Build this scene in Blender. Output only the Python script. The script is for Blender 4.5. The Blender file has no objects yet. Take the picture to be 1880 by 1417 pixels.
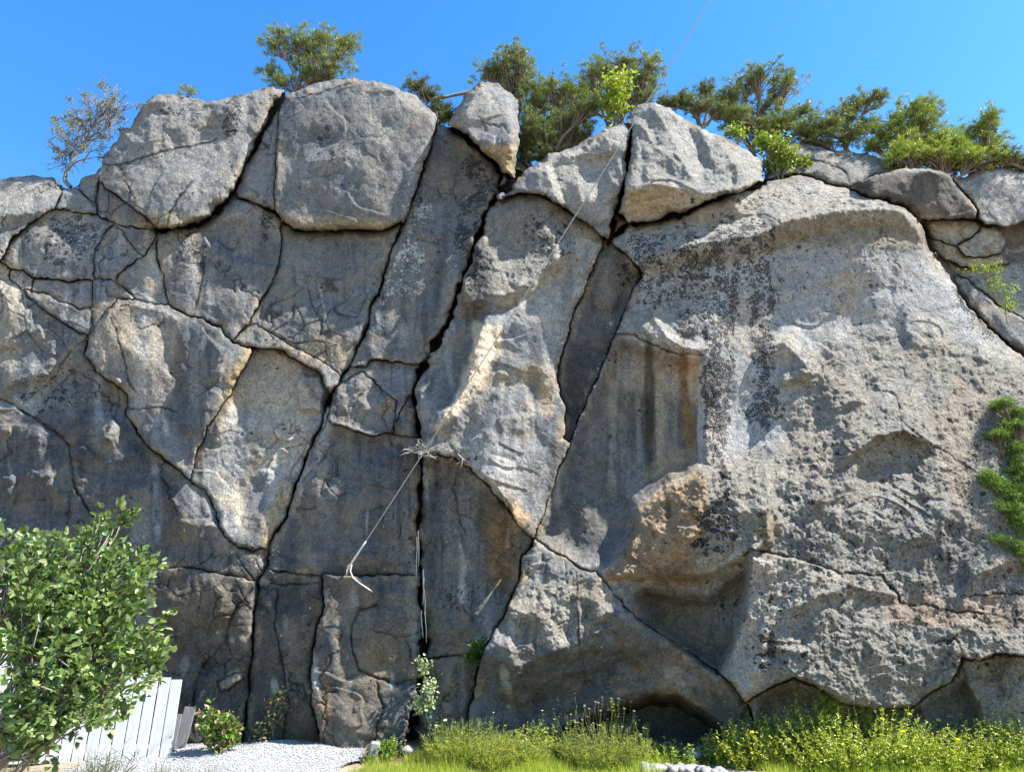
import bpy, bmesh, math, random
import numpy as np
from mathutils import Vector, Matrix
random.seed(7)
scene = bpy.context.scene
COL = scene.collection

# ---------------------------------------------------------------- camera, sky, sun, exposure
CAM = np.array([0.0, 0.0, 1.6]); PITCH = math.radians(20.0); FPX = 1250.0
cam_d = bpy.data.cameras.new('camera'); cam = bpy.data.objects.new('camera', cam_d); COL.objects.link(cam)
cam.location = CAM; cam.rotation_euler = (math.radians(90) + PITCH, 0, 0)
cam_d.sensor_width = 36.0; cam_d.lens = 36.0 * FPX / 1880.0; cam_d.clip_start = .05; cam_d.clip_end = 3000
scene.camera = cam

SUN_EL, SUN_AZ = 50.0, 80.0       # azimuth measured from the cliff's outward normal towards the right
el, az = math.radians(SUN_EL), math.radians(SUN_AZ)
sdir = Vector((math.cos(el) * math.sin(az), -math.cos(el) * math.cos(az), math.sin(el)))
sun_d = bpy.data.lights.new('sun', 'SUN'); sun = bpy.data.objects.new('sun', sun_d); COL.objects.link(sun)
sun_d.energy = 5.0; sun_d.angle = math.radians(.53); sun_d.color = (1.0, .95, .87)
sun.rotation_euler = sdir.to_track_quat('Z', 'Y').to_euler(); sun.location = (20, -10, 40)
world = bpy.data.worlds.new('World'); scene.world = world; world.use_nodes = True
wn = world.node_tree; wn.nodes.clear()
wo = wn.nodes.new('ShaderNodeOutputWorld'); wb = wn.nodes.new('ShaderNodeBackground'); ws = wn.nodes.new('ShaderNodeTexSky')
ws.sky_type = 'NISHITA'; ws.sun_disc = False; ws.sun_elevation = el
ws.sun_rotation = math.atan2(sdir.x, sdir.y)
ws.air_density = 1.3; ws.dust_density = .25; ws.ozone_density = 3.0; ws.altitude = 0
wb.inputs['Strength'].default_value = .11
hs = wn.nodes.new('ShaderNodeHueSaturation'); hs.inputs['Saturation'].default_value = 1.35; hs.inputs['Hue'].default_value = .503
wn.links.new(ws.outputs[0], hs.inputs['Color']); wn.links.new(hs.outputs[0], wb.inputs[0]); wn.links.new(wb.outputs[0], wo.inputs[0])
scene.view_settings.view_transform = 'Standard'; scene.view_settings.look = 'None'
scene.view_settings.gamma = 1; scene.view_settings.use_curve_mapping = False
scene.view_settings.exposure = 1.55

def ray(px, py):
    """unit direction through a point of the photograph"""
    x = (px - 940.0) / FPX; y = -(py - 708.5) / FPX
    c, s = math.cos(PITCH), math.sin(PITCH)
    d = np.stack([x, c - y * s, s + y * c], -1)
    return d / np.linalg.norm(d, axis=-1, keepdims=True)

WALL_Y, LEAN = 11.0, .03           # foot of the cliff and how far it leans back per metre of height
def wall_t(d):
    return (WALL_Y + LEAN * 1.6) / (d[..., 1] - LEAN * d[..., 2])
def at(px, py, h=0.0):
    d = ray(np.asarray(px, float), np.asarray(py, float)); return CAM + d * (wall_t(d) - h)[..., None]
def on_plane_y(px, py, y):
    d = ray(px, py); return CAM + d * (y / d[1])

def tag(o, label=None, cat=None, group=None, kind=None):
    if label: o['label'] = label
    if cat: o['category'] = cat
    if group: o['group'] = group
    if kind: o['kind'] = kind
    return o
def empty(name, loc, label, cat, group=None, kind=None):
    o = bpy.data.objects.new(name, None); o.location = loc; o.empty_display_size = .2; COL.objects.link(o)
    return tag(o, label, cat, group, kind)

def mesh_np(name, V, F, mat, parent=None, smooth=False, origin=None, attrs=None, mats=None, midx=None):
    """V (n,3), F list of arrays (m,k) -> linked object; V in world coordinates"""
    if not isinstance(F, (list, tuple)): F = [F]
    F = [f for f in F if len(f)]
    V = np.asarray(V, float)
    o0 = np.array(origin if origin is not None else (parent.location if parent else (0, 0, 0)), float)
    me = bpy.data.meshes.new(name)
    me.vertices.add(len(V)); me.vertices.foreach_set('co', (V - o0).ravel())
    nl = sum(f.size for f in F); npoly = sum(len(f) for f in F)
    me.loops.add(nl); me.polygons.add(npoly)
    me.loops.foreach_set('vertex_index', np.concatenate([f.ravel() for f in F]).astype(np.int32))
    tot = np.concatenate([np.full(len(f), f.shape[1], np.int32) for f in F])
    st = np.concatenate([[0], np.cumsum(tot)[:-1]]).astype(np.int32)
    me.polygons.foreach_set('loop_start', st)
    if smooth: me.polygons.foreach_set('use_smooth', np.ones(npoly, bool))
    me.update(calc_edges=True)
    for k, v in (attrs or {}).items():
        a = me.color_attributes.new(k, 'FLOAT_COLOR', 'POINT'); a.data.foreach_set('color', np.asarray(v, np.float32).ravel())
    me.materials.append(mat)
    if mats:
        for m in mats: me.materials.append(m)
    if midx is not None: me.polygons.foreach_set('material_index', np.asarray(midx, np.int32))
    o = bpy.data.objects.new(name, me); COL.objects.link(o)
    if parent: o.parent = parent
    else: o.location = o0
    return o

# ---------------------------------------------------------------- cliff relief, traced joint by joint
STEP = 2.0
X0, X1, Y0, Y1 = -300.0, 2180.0, 130.0, 1470.0
gx = np.arange(X0, X1 + .1, STEP); gy = np.arange(Y0, Y1 + .1, STEP)
PX, PY = np.meshgrid(gx, gy)
NY, NX = PX.shape

def _hash(ix, iy, seed):
    h = (ix.astype(np.int64) * 374761393 + iy.astype(np.int64) * 668265263 + seed * 974634777) & 0xffffffff
    h = ((h ^ (h >> 13)) * 1274126177) & 0xffffffff
    return ((h ^ (h >> 16)) & 0xffffff) / float(0xffffff)

def gnoise(x, y, seed=0):
    ix = np.floor(x); iy = np.floor(y); fx = x - ix; fy = y - iy
    ux = fx * fx * fx * (fx * (fx * 6 - 15) + 10); uy = fy * fy * fy * (fy * (fy * 6 - 15) + 10)
    def g(ox, oy):
        a = _hash(ix + ox, iy + oy, seed) * 2 * math.pi
        return np.cos(a) * (fx - ox) + np.sin(a) * (fy - oy)
    n = (g(0, 0) * (1 - ux) + g(1, 0) * ux) * (1 - uy) + (g(0, 1) * (1 - ux) + g(1, 1) * ux) * uy
    return n * 1.5

def fbm(x, y, octv=4, seed=0, gain=.5):
    s = 0; a = 1.0
    for o in range(octv):
        s = s + a * gnoise(x * 2 ** o, y * 2 ** o, seed + o * 17); a *= gain
    return s

def sstep(a, b, x):
    t = np.clip((x - a) / (b - a), 0, 1); return t * t * (3 - 2 * t)

# joints drift a little, the same drift for all of them
WX = PX + 3.0 * fbm(PX / 34, PY / 34, 3, 5) + 1.5 * fbm(PX / 10, PY / 10, 2, 6); WY = PY + 3.0 * fbm(PX / 34, PY / 34, 3, 9) + 1.5 * fbm(PX / 10, PY / 10, 2, 8)

SKY = [(-320,346),(-120,338),(0,328),(30,322),(55,320),(100,328),(118,343),(138,346),(148,324),(178,318),(186,300),(196,284),(206,265),(214,262),(220,238),(240,234),(250,213),(260,190),(275,178),(300,171),(340,175),(372,184),(400,185),(430,176),(470,166),(500,160),(522,164),(530,172),(560,160),(600,149),(640,142),(690,149),(730,160),(762,176),(790,200),(802,212),(806,226),(820,230),(830,214),(840,190),(858,165),(880,150),(912,151),(938,168),(951,186),(954,220),(953,262),(948,300),(944,326),(956,322),(985,298),(1000,285),(1050,270),(1100,240),(1144,223),(1156,204),(1175,192),(1200,187),(1228,195),(1246,211),(1290,235),(1330,252),(1370,275),(1394,290),(1402,308),(1404,334),(1412,300),(1412,252),(1432,252),(1480,265),(1550,277),(1592,282),(1640,297),(1665,305),(1700,307),(1735,313),(1765,326),(1800,310),(1830,304),(1852,312),(1900,318),(2200,332)]

# (points, half width of the open joint in px (0 = closed groove), rounding radius px, rounding depth m)
J = []
def joint(pts, w=1.6, R=22, dep=.16): J.append((pts, (w - .7) * .62 if 0 < w < 2.3 else w, R * (.5 if w < 1.85 else .75), dep * (.4 if w < 1.85 else .8)))
joint([(526,168),(515,185),(505,190),(500,207),(496,222),(476,250),(461,285),(446,315),(432,345),(415,370),(395,390),(368,413),(335,419),(300,423),(290,425)], 3.0, 46, .5)
joint([(432,345),(433,362),(460,371),(485,381),(503,390),(520,405),(540,423),(556,428),(589,423),(619,423),(656,424),(685,423),(715,419),(738,409)], 2.0, 30, .30)
joint([(526,172),(515,190),(512,215),(510,250),(508,290),(505,330),(504,365),(503,390)], 1.2, 10, .07)
joint([(522,182),(560,178),(590,170),(630,156),(660,148)], 0, 10, .10)
joint([(803,220),(800,240),(793,262),(781,300),(770,330),(760,360),(752,385),(740,410),(730,435),(717,470),(702,513),(695,540),(682,566),(669,616),(642,669),(626,699),(606,725),(599,755),(583,795),(566,835),(553,865),(541,898),(530,934),(526,947),(504,980),(493,1003),(491,1039),(475,1064),(468,1119),(460,1214),(459,1247),(457,1280),(450,1320),(446,1338),(440,1480)], 2.2, 30, .24)
joint([(806,222),(822,233),(842,242),(860,258),(880,275),(896,291),(912,306),(922,320),(946,326)], 3.4, 34, .4)
joint([(922,320),(916,340),(908,366),(890,400),(880,430),(865,470),(850,510),(838,550),(831,576),(802,629),(782,669),(772,686),(760,719),(762,745),(768,768),(770,802),(773,835),(773,880),(772,940),(768,960),(767,990),(769,1030),(771,1070),(773,1110),(777,1150),(779,1185),(777,1220),(769,1260),(762,1300),(757,1340),(752,1390),(750,1480)], 2.8, 26, .22)
joint([(779,1180),(777,1220),(769,1260),(760,1300),(754,1340),(750,1390),(748,1480)], 6.5, 20, .2)
joint([(772,680),(782,666),(802,629)], 5, 16, .2)
joint([(944,326),(932,345),(914,356),(902,375)], 7, 18, .25)
joint([(642,671),(669,672),(682,662),(709,661),(742,667),(775,671)], 1.5, 14, .12)
joint([(612,722),(619,709),(639,699),(661,682),(682,695),(699,715),(727,735),(725,768),(722,797),(682,799),(649,790),(609,778),(603,768),(608,745),(612,722)], 1.2, 14, .14)
joint([(606,725),(612,722)], 1.6, 10, .1)
joint([(762,733),(752,727),(735,755),(725,778),(724,798),(768,803)], 1.3, 12, .12)
joint([(464,638),(503,639),(533,652),(566,672),(586,682),(594,699),(603,715),(608,727)], 1.6, 14, .12)
joint([(470,596),(503,616),(536,636),(570,652),(603,672),(628,692)], 1.2, 14, .12)
joint([(452,600),(470,596)], 1.2, 10, .1)
joint([(-320,410),(-120,440),(0,478),(20,495),(43,497),(60,511),(90,513),(133,516),(176,513),(199,513),(214,520)], 1.8, 18, .18)
joint([(212,412),(195,425),(176,455),(171,480),(172,514)], 1.3, 14, .12)
joint([(214,520),(219,503),(232,490),(252,475),(265,470),(282,446),(291,425)], 1.5, 18, .16)
joint([(214,520),(232,533),(252,550),(282,558),(308,561),(305,536),(300,503),(292,477),(288,450),(292,425)], 1.7, 18, .18)
joint([(172,513),(169,570),(171,596),(163,619),(133,642),(113,669),(93,702),(66,722),(40,738)], 1.2, 14, .12)
joint([(55,535),(83,540),(119,556),(149,570),(171,566)], 1.5, 16, .14)
joint([(33,525),(60,550),(83,570),(126,599),(163,617)], 1.5, 14, .14)
joint([(60,511),(55,535),(33,525),(20,510),(20,495)], 1.5, 10, .12)
joint([(250,549),(216,551),(189,576),(176,599),(163,619)], 1.4, 14, .14)
joint([(308,561),(325,570),(348,581),(371,586),(378,594),(405,599),(411,616),(425,628),(445,635),(470,638)], 2.0, 16, .16)
joint([(163,619),(153,649),(166,662),(176,682),(199,696),(219,712),(234,725),(235,759),(252,788),(275,822),(299,841),(325,858),(352,885),(375,901),(390,925),(406,969),(420,991),(435,1006),(464,1009),(492,1004)], 1.5, 22, .2)
joint([(464,638),(441,686),(425,719),(401,755),(385,778),(371,808),(358,838),(352,885)], 1.2, 14, .10)
joint([(237,750),(275,749),(312,750),(326,757)], 0, 5, .05)
joint([(204,583),(216,613),(226,652),(235,696),(247,722)], 0, 5, .05)
joint([(-320,640),(-100,700),(0,730),(27,742),(50,762),(80,778),(109,798),(128,820),(133,845),(133,878),(143,901),(159,928),(180,960)], 0, 18, .2)
joint([(100,386),(125,386),(160,392),(179,393),(195,403),(212,412),(230,417),(260,421),(292,425)], 1.8, 16, .16)
joint([(118,343),(110,365),(100,386),(86,391),(70,401),(50,415),(20,440),(0,478)], 1.2, 14, .2)
joint([(179,393),(177,370),(180,345),(184,325),(187,302)], 2.0, 12, .16)
joint([(140,345),(155,360),(170,372),(178,380)], 1.6, 10, .12)
joint([(184,330),(195,345),(206,355),(225,368),(245,381),(265,395),(280,410),(292,425)], 1.6, 16, .15)
joint([(212,303),(222,312),(229,335),(245,361),(249,383)], 1.2, 10, .08)
joint([(186,303),(212,303),(232,300),(282,285),(308,275),(345,270),(375,262),(400,253)], 0, 7, .09)
joint([(352,335),(332,358),(312,388),(305,422)], 0, 6, .06)
joint([(212,412),(229,434),(252,461),(265,470)], 1.3, 14, .12)
joint([(503,390),(515,400),(517,440),(515,470),(506,497),(490,536),(473,563),(455,595),(440,610),(425,628)], 1.5, 22, .16)
joint([(356,583),(362,545),(372,510),(375,480)], 0, 8, .06)
joint([(905,372),(930,362),(955,356),(985,358),(1008,365),(1040,386),(1060,400),(1083,414),(1105,437)], 1.8, 26, .26)
joint([(1144,218),(1159,236),(1157,265),(1151,305),(1146,332),(1142,358),(1132,391),(1122,428),(1119,441),(1105,437)], 2.6, 24, .25)
joint([(1132,391),(1152,410),(1179,411),(1222,401),(1258,391),(1292,375),(1321,365),(1348,357),(1384,345),(1406,334)], 3.0, 24, .22)
joint([(1119,441),(1135,432),(1152,410)], 5.5, 14, .2)
joint([(1105,437),(1104,455),(1096,472),(1076,523),(1053,573),(1046,603),(1028,656),(1023,695),(1028,732),(1038,745),(1036,785),(1032,806),(1044,812)], 1.4, 20, .2)
joint([(1119,441),(1140,460),(1152,470),(1172,490),(1177,510),(1162,533),(1146,576),(1126,623),(1099,686),(1069,755),(1049,802),(1046,818),(1026,861),(1013,898),(1000,934),(981,990)], 1.7, 18, .15)
joint([(1130,612),(1166,616),(1192,629),(1225,646),(1258,651),(1290,652)], 0, 9, .12)
joint([(1406,334),(1430,330),(1470,322),(1500,328),(1523,340),(1556,347),(1596,363),(1655,378),(1682,398),(1695,421),(1709,461),(1722,476),(1742,503),(1758,536),(1801,586),(1838,623),(1880,656),(1950,700),(2200,790)], 2.0, 36, .45)
joint([(1556,347),(1596,325),(1626,315),(1662,310),(1712,306)], 1.6, 16, .2)
joint([(1430,330),(1440,300),(1470,290),(1520,300),(1556,320),(1562,342)], 0, 12, .12)
joint([(1682,398),(1705,406),(1728,405),(1762,401),(1793,404),(1797,388),(1781,368),(1758,342),(1735,312)], 2.2, 14, .2)
joint([(1793,404),(1805,413),(1838,418),(1880,411),(2200,425)], 2.5, 14, .2)
joint([(1700,437),(1722,441),(1755,453),(1785,434),(1805,413)], 1.6, 12, .12)
joint([(1755,453),(1775,470),(1800,473),(1838,466),(1846,442),(1838,418)], 1.5, 12, .12)
joint([(1843,455),(1880,451),(2200,460)], 1.5, 10, .1)
joint([(1838,466),(1850,480),(1880,478),(2200,490)], 1.3, 10, .1)
joint([(1709,461),(1740,478),(1760,490),(1790,494),(1850,482)], 1.5, 12, .12)
joint([(1742,502),(1775,513),(1808,540),(1841,566),(1880,586),(2200,700)], 1.6, 16, .25)
joint([(979,988),(1013,1011),(1040,1027),(1064,1044),(1091,1049),(1107,1068),(1138,1102),(1165,1132),(1213,1163),(1269,1199),(1326,1238),(1354,1267),(1374,1295),(1385,1330),(1388,1480)], 1.5, 22, .16)
joint([(760,831),(771,832),(802,835),(832,838),(851,851),(868,865),(901,895),(924,924),(949,962),(979,988)], 1.4, 16, .14)
joint([(979,990),(976,1001),(958,1021),(957,1050),(950,1075),(935,1100),(929,1122),(915,1149),(902,1172),(889,1192),(880,1218),(875,1243),(872,1277),(860,1310),(857,1480)], 1.8, 26, .22)
joint([(781,1209),(824,1203),(862,1201),(889,1192)], 1.6, 20, .2)
joint([(491,1045),(515,1050),(552,1053),(592,1055),(650,1056),(679,1057),(716,1055),(768,1055)], 1.4, 14, .12)
joint([(592,1055),(594,1075),(597,1112),(581,1159),(570,1228),(574,1294),(585,1338),(586,1480)], 1.6, 30, .24)
joint([(690,1110),(660,1122),(645,1148),(647,1199),(661,1228),(694,1247),(731,1252),(767,1243)], 0, 16, .15)
joint([(690,1250),(706,1300),(690,1345),(682,1385)], 0, 14, .08)
joint([(-320,1000),(0,1020),(200,1030),(300,1040),(373,1046),(420,1057),(464,1064),(475,1064)], 1.3, 18, .14)
joint([(470,1075),(440,1108),(425,1135),(415,1170),(395,1200),(370,1222),(358,1270),(352,1330)], 0, 22, .2)
joint([(400,1252),(432,1236),(450,1232),(448,1244),(420,1265),(402,1266),(400,1252)], 0, 6, .06)
joint([(1058,1050),(1062,1115),(1062,1159),(1067,1192),(1074,1256)], 0, 7, .07)
joint([(1648,768),(1692,802),(1742,835),(1795,868)], 0, 6, .07)
joint([(1365,1021),(1380,1007),(1400,1012),(1455,1022),(1502,1039),(1539,1050),(1597,1055),(1619,1057),(1633,1075),(1648,1093),(1652,1107)], 0, 9, .12)
joint([(1652,1107),(1699,1111),(1757,1122),(1794,1124),(1878,1137),(2200,1160)], 0, 7, .08)
joint([(1780,1095),(1840,1088),(1880,1090),(2200,1090)], 0, 7, .08)
joint([(1362,1288),(1388,1276),(1420,1258),(1455,1243),(1500,1260),(1540,1290),(1600,1301),(1670,1301),(1692,1283),(1743,1250),(1761,1228),(1768,1205)], 1.4, 26, .24)
joint([(1768,1205),(1801,1213),(1830,1199),(1867,1203),(2200,1225)], 1.4, 16, .14)
joint([(1717,1181),(1750,1173),(1765,1192),(1768,1205)], 0, 9, .08)
joint([(475,1066),(520,1072),(560,1070),(592,1065)], 0, 7, .06)
joint([(510,1080),(505,1150),(520,1220),(530,1290),(520,1360)], 0, 16, .1)

def seg_near(pts, R, WX_, WY_):
    """yield (slices, distance, side, nearest x, nearest y) for each segment within R"""
    for (x0, y0), (x1, y1) in zip(pts[:-1], pts[1:]):
        ia = max(0, int((min(x0, x1) - R - 8 - X0) / STEP)); ib = min(NX, int((max(x0, x1) + R + 8 - X0) / STEP) + 2)
        ja = max(0, int((min(y0, y1) - R - 8 - Y0) / STEP)); jb = min(NY, int((max(y0, y1) + R + 8 - Y0) / STEP) + 2)
        if ib <= ia or jb <= ja: continue
        sl = (slice(ja, jb), slice(ia, ib))
        x = WX_[sl]; y = WY_[sl]; dx, dy = x1 - x0, y1 - y0; L2 = dx * dx + dy * dy + 1e-9
        t = np.clip(((x - x0) * dx + (y - y0) * dy) / L2, 0, 1)
        nx = x0 + t * dx; ny = y0 + t * dy
        yield sl, np.hypot(x - nx, y - ny), np.sign(dx * (y - y0) - dy * (x - x0)), nx, ny

SDF = np.full(PX.shape, 60.0)        # distance to the edge of the nearest open joint
DIRX = np.zeros(PX.shape); DIRY = np.zeros(PX.shape)   # from that joint's line to the node
NEX = np.zeros(PX.shape); NEY = np.zeros(PX.shape); WID = np.zeros(PX.shape)
Q = np.zeros(PX.shape)               # how far the rim is rounded back
WVAR = np.clip(fbm(PX / 38, PY / 38, 3, 13) * 1.3, -1.2, 1.2)
RVAR = np.clip(.7 + .9 * fbm(PX / 70, PY / 70, 2, 15), .22, 1.3)
BARM = np.zeros(PX.shape, bool)
def lay(pts, w0, R, dep):
    for sl, d, sd, nx, ny in seg_near(pts, max(R + w0 * 1.7, 12), WX, WY):
        w = w0 * np.clip(1 + 1.15 * WVAR[sl], .08, 2.4)
        t = np.clip((d - w) / (R * RVAR[sl]), 0, 1)
        q = dep * (1 - np.sqrt(np.clip(1 - (1 - t) ** 2, 0, 1))) if w0 > 0 else dep * (1 - t) ** 1.6
        Q[sl] = np.maximum(Q[sl], q)
        if w0 > 0:
            BARM[sl] |= d < np.maximum(w, 2.3)
            s = d - w; m = s < SDF[sl]
            for A, v in ((SDF, s), (NEX, nx), (NEY, ny), (WID, w)): A[sl] = np.where(m, v, A[sl])
for pts, w, R, dep in J: lay(pts, w, R, dep)
lay(SKY, 1.2, 30, .55)
DX_ = WX - NEX; DY_ = WY - NEY; _l = np.hypot(DX_, DY_) + 1e-6; DIRX = DX_ / _l; DIRY = DY_ / _l

# above the skyline there is no rock
skx = np.array([p[0] for p in SKY], float); sky_ = np.array([p[1] for p in SKY], float)
def inpoly(poly, x, y):
    c = np.zeros(x.shape, bool); n = len(poly)
    for i in range(n):
        xa, ya = poly[i]; xb, yb = poly[(i + 1) % n]
        if ya == yb: continue
        c ^= ((ya > y) != (yb > y)) & (x < (xb - xa) * (y - ya) / (yb - ya) + xa)
    return c
ROCK = inpoly(SKY + [(2200, 1600), (-320, 1600)], WX, WY)
free = ROCK & ~BARM & (SDF > 0)

def label(mask):
    lab = np.where(mask, np.arange(mask.size).reshape(mask.shape) + 1, 0)
    big = lab.size + 5
    L = np.where(mask, lab, big)
    for it in range(400):
        old = L.copy()
        for ax in (0, 1):                       # propagate the smallest id along runs in all four directions
            for rev in (False, True):
                A = L if ax == 1 else L.T
                M = mask if ax == 1 else mask.T
                if rev: A = A[:, ::-1]; M = M[:, ::-1]
                brk = np.cumsum(~M, axis=1)
                off = brk.astype(np.int64) * (-big * 2)
                B = np.minimum.accumulate(np.where(M, A + off, off + big), axis=1) - off
                B = np.where(M, np.minimum(A, B), big)
                if rev: B = B[:, ::-1]
                L = B if ax == 1 else B.T
        if np.array_equal(L, old): break
    L = np.where(mask, L, 0)
    return L
LAB = label(free)

# ---------------------------------------------------------------- materials
def new_mat(name, rough=.8, color=(.5, .5, .5), spec=.3):
    m = bpy.data.materials.new(name); m.use_nodes = True; nt = m.node_tree
    b = nt.nodes['Principled BSDF']; b.inputs['Roughness'].default_value = rough
    b.inputs['Base Color'].default_value = (*color, 1); b.inputs['Specular IOR Level'].default_value = spec
    return m, nt, b
def N(nt, t, **kw):
    n = nt.nodes.new(t)
    for k, v in kw.items():
        if k.startswith('i_'):
            n.inputs[int(k[2:]) if k[2:].isdigit() else k[2:].replace('_', ' ')].default_value = v
        else: setattr(n, k, v)
    return n
def noise(nt, co, scale, detail=4, rough=.6):
    n = N(nt, 'ShaderNodeTexNoise'); n.inputs['Scale'].default_value = scale; n.inputs['Detail'].default_value = detail
    n.inputs['Roughness'].default_value = rough; nt.links.new(co, n.inputs['Vector']); return n.outputs['Fac']
def ramp(nt, fac, stops):
    r = N(nt, 'ShaderNodeValToRGB'); cr = r.color_ramp
    while len(cr.elements) < len(stops): cr.elements.new(.5)
    for e, (p, c) in zip(cr.elements, stops):
        e.position = p; e.color = (*c, 1) if len(c) == 3 else c
    nt.links.new(fac, r.inputs[0]); return r.outputs[0]
def math_n(nt, op, a, b=None, clamp=False):
    n = N(nt, 'ShaderNodeMath', operation=op); n.use_clamp = clamp
    for i, v in enumerate((a, b)):
        if v is None: continue
        if isinstance(v, (int, float)): n.inputs[i].default_value = v
        else: nt.links.new(v, n.inputs[i])
    return n.outputs[0]
def mix_c(nt, fac, a, b, mode='MIX'):
    n = N(nt, 'ShaderNodeMix', data_type='RGBA', blend_type=mode)
    for s, v in ((n.inputs[0], fac), (n.inputs[6], a), (n.inputs[7], b)):
        if isinstance(v, (int, float)): s.default_value = v
        elif isinstance(v, tuple): s.default_value = (*v, 1)
        else: nt.links.new(v, s)
    return n.outputs[2]

def rock_material():
    m, nt, b = new_mat('granite', .86, spec=.22)
    tc = N(nt, 'ShaderNodeTexCoord').outputs['Object']
    tint = N(nt, 'ShaderNodeVertexColor', layer_name='tint').outputs['Color']
    mk = N(nt, 'ShaderNodeSeparateColor'); nt.links.new(N(nt, 'ShaderNodeVertexColor', layer_name='growth').outputs['Color'], mk.inputs[0])
    black, white, coarse = mk.outputs[0], mk.outputs[1], mk.outputs[2]
    # mineral grain and mottling
    g1 = ramp(nt, noise(nt, tc, 26, 6, .82), [(.3, (.34, .34, .35)), (.5, (1, 1, 1)), (.7, (1.75, 1.7, 1.62))])
    g2 = ramp(nt, noise(nt, tc, 7, 6, .65), [(.3, (.52, .54, .58)), (.5, (1, 1, 1)), (.7, (1.4, 1.34, 1.24))])
    c = mix_c(nt, 1.0, tint, g1, 'MULTIPLY'); c = mix_c(nt, .8, c, g2, 'MULTIPLY')
    # iron-warm blush here and there
    c = mix_c(nt, math_n(nt, 'MULTIPLY', ramp(nt, noise(nt, tc, 2.1, 5, .6), [(.52, (0, 0, 0)), (.7, (1, 1, 1))]), .35), c, (.30, .235, .16))
    # small pits
    v = N(nt, 'ShaderNodeTexVoronoi'); v.inputs['Scale'].default_value = 26; nt.links.new(tc, v.inputs['Vector'])
    pit = ramp(nt, v.outputs['Distance'], [(.06, (1, 1, 1)), (.2, (0, 0, 0))])
    # black lichen: ragged rosettes that crowd together where the growth map says so
    wv = N(nt, 'ShaderNodeVectorMath', operation='ADD'); nv = N(nt, 'ShaderNodeTexNoise'); nv.inputs['Scale'].default_value = 22; nt.links.new(tc, nv.inputs['Vector'])
    sc = N(nt, 'ShaderNodeVectorMath', operation='SCALE'); sc.inputs['Scale'].default_value = .09
    nt.links.new(nv.outputs['Color'], sc.inputs[0]); nt.links.new(tc, wv.inputs[0]); nt.links.new(sc.outputs[0], wv.inputs[1])
    def spots(scale, grow, lo, hi, coord):
        vo = N(nt, 'ShaderNodeTexVoronoi'); vo.inputs['Scale'].default_value = scale; nt.links.new(coord, vo.inputs['Vector'])
        s2 = N(nt, 'ShaderNodeSeparateColor'); nt.links.new(vo.outputs['Color'], s2.inputs[0])
        rad = math_n(nt, 'MULTIPLY', math_n(nt, 'SUBTRACT', math_n(nt, 'MULTIPLY', grow, 1.35), math_n(nt, 'MULTIPLY', s2.outputs[0], .95)), hi)
        d = math_n(nt, 'SUBTRACT', rad, vo.outputs['Distance'])
        return math_n(nt, 'MULTIPLY', d, 9, True)
    s = spots(7.5, black, 0, .75, wv.outputs[0]); s_b = spots(19, black, 0, .75, wv.outputs[0])
    sb = math_n(nt, 'MAXIMUM', s, s_b)
    sb = math_n(nt, 'MULTIPLY', sb, math_n(nt, 'GREATER_THAN', noise(nt, tc, 60, 2), .44))
    c = mix_c(nt, math_n(nt, 'MULTIPLY', sb, .95), c, (.018, .018, .020))
    sw = math_n(nt, 'MAXIMUM', spots(13, white, 0, .6, wv.outputs[0]), spots(31, white, 0, .6, wv.outputs[0]))
    sw = math_n(nt, 'MULTIPLY', sw, math_n(nt, 'GREATER_THAN', noise(nt, tc, 75, 2), .42))
    c = mix_c(nt, math_n(nt, 'MULTIPLY', sw, .8), c, (.50, .49, .45))
    nt.links.new(c, b.inputs['Base Color'])
    # relief finer than the mesh
    h = math_n(nt, 'ADD', math_n(nt, 'MULTIPLY', noise(nt, tc, 9, 8, .68), 1.0), math_n(nt, 'MULTIPLY', noise(nt, tc, 38, 5, .7), .42))
    h = math_n(nt, 'SUBTRACT', h, math_n(nt, 'MULTIPLY', pit, .12))
    h = math_n(nt, 'ADD', h, math_n(nt, 'MULTIPLY', sb, .05))
    h = math_n(nt, 'ADD', h, math_n(nt, 'MULTIPLY', noise(nt, tc, 22, 3, .8), .35))
    bp = N(nt, 'ShaderNodeBump'); nt.links.new(h, bp.inputs['Height'])
    nt.links.new(math_n(nt, 'ADD', math_n(nt, 'MULTIPLY', coarse, 1.0), .35), bp.inputs['Strength']); bp.inputs['Distance'].default_value = .10
    nt.links.new(bp.outputs[0], b.inputs['Normal'])
    return m
GRANITE = rock_material()

# ---------------------------------------------------------------- relief features and weathering, in the same tracing coordinates
G = np.zeros(PX.shape)
def bump(cx, cy, rx, ry, h, rot=0, p=1.0):
    c, s = math.cos(math.radians(rot)), math.sin(math.radians(rot)); x = WX - cx; y = WY - cy
    r2 = ((x * c + y * s) / rx) ** 2 + ((-x * s + y * c) / ry) ** 2
    G[...] += h * np.exp(-r2 * 1.2) if p == 1.0 else h * np.clip(1 - r2, 0, 1) ** p
def ridge(pts, wa, wb, h, fall=1.5):
    """crest along pts; wa = width on the upper (left-hand) side, wb on the lower side of a line drawn left to right"""
    best = np.full(PX.shape, 1e9); side = np.ones(PX.shape)
    for sl, d, sd, nx, ny in seg_near(pts, max(wa, wb), WX, WY):
        m = d < best[sl]; best[sl] = np.where(m, d, best[sl]); side[sl] = np.where(m, sd, side[sl])
    # fade towards both ends of the line
    (xa, ya), (xb, yb) = pts[0], pts[-1]; L = math.hypot(xb - xa, yb - ya) + 1e-6
    u = ((WX - xa) * (xb - xa) + (WY - ya) * (yb - ya)) / L
    fade = sstep(-.1 * L, .16 * L, u) * sstep(-.1 * L, .16 * L, L - u)
    w = np.where(side > 0, wb, wa); t = np.clip(best / w, 0, 1)
    G[...] += h * (1 - t) ** fall * fade * (best < 1e8)
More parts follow.
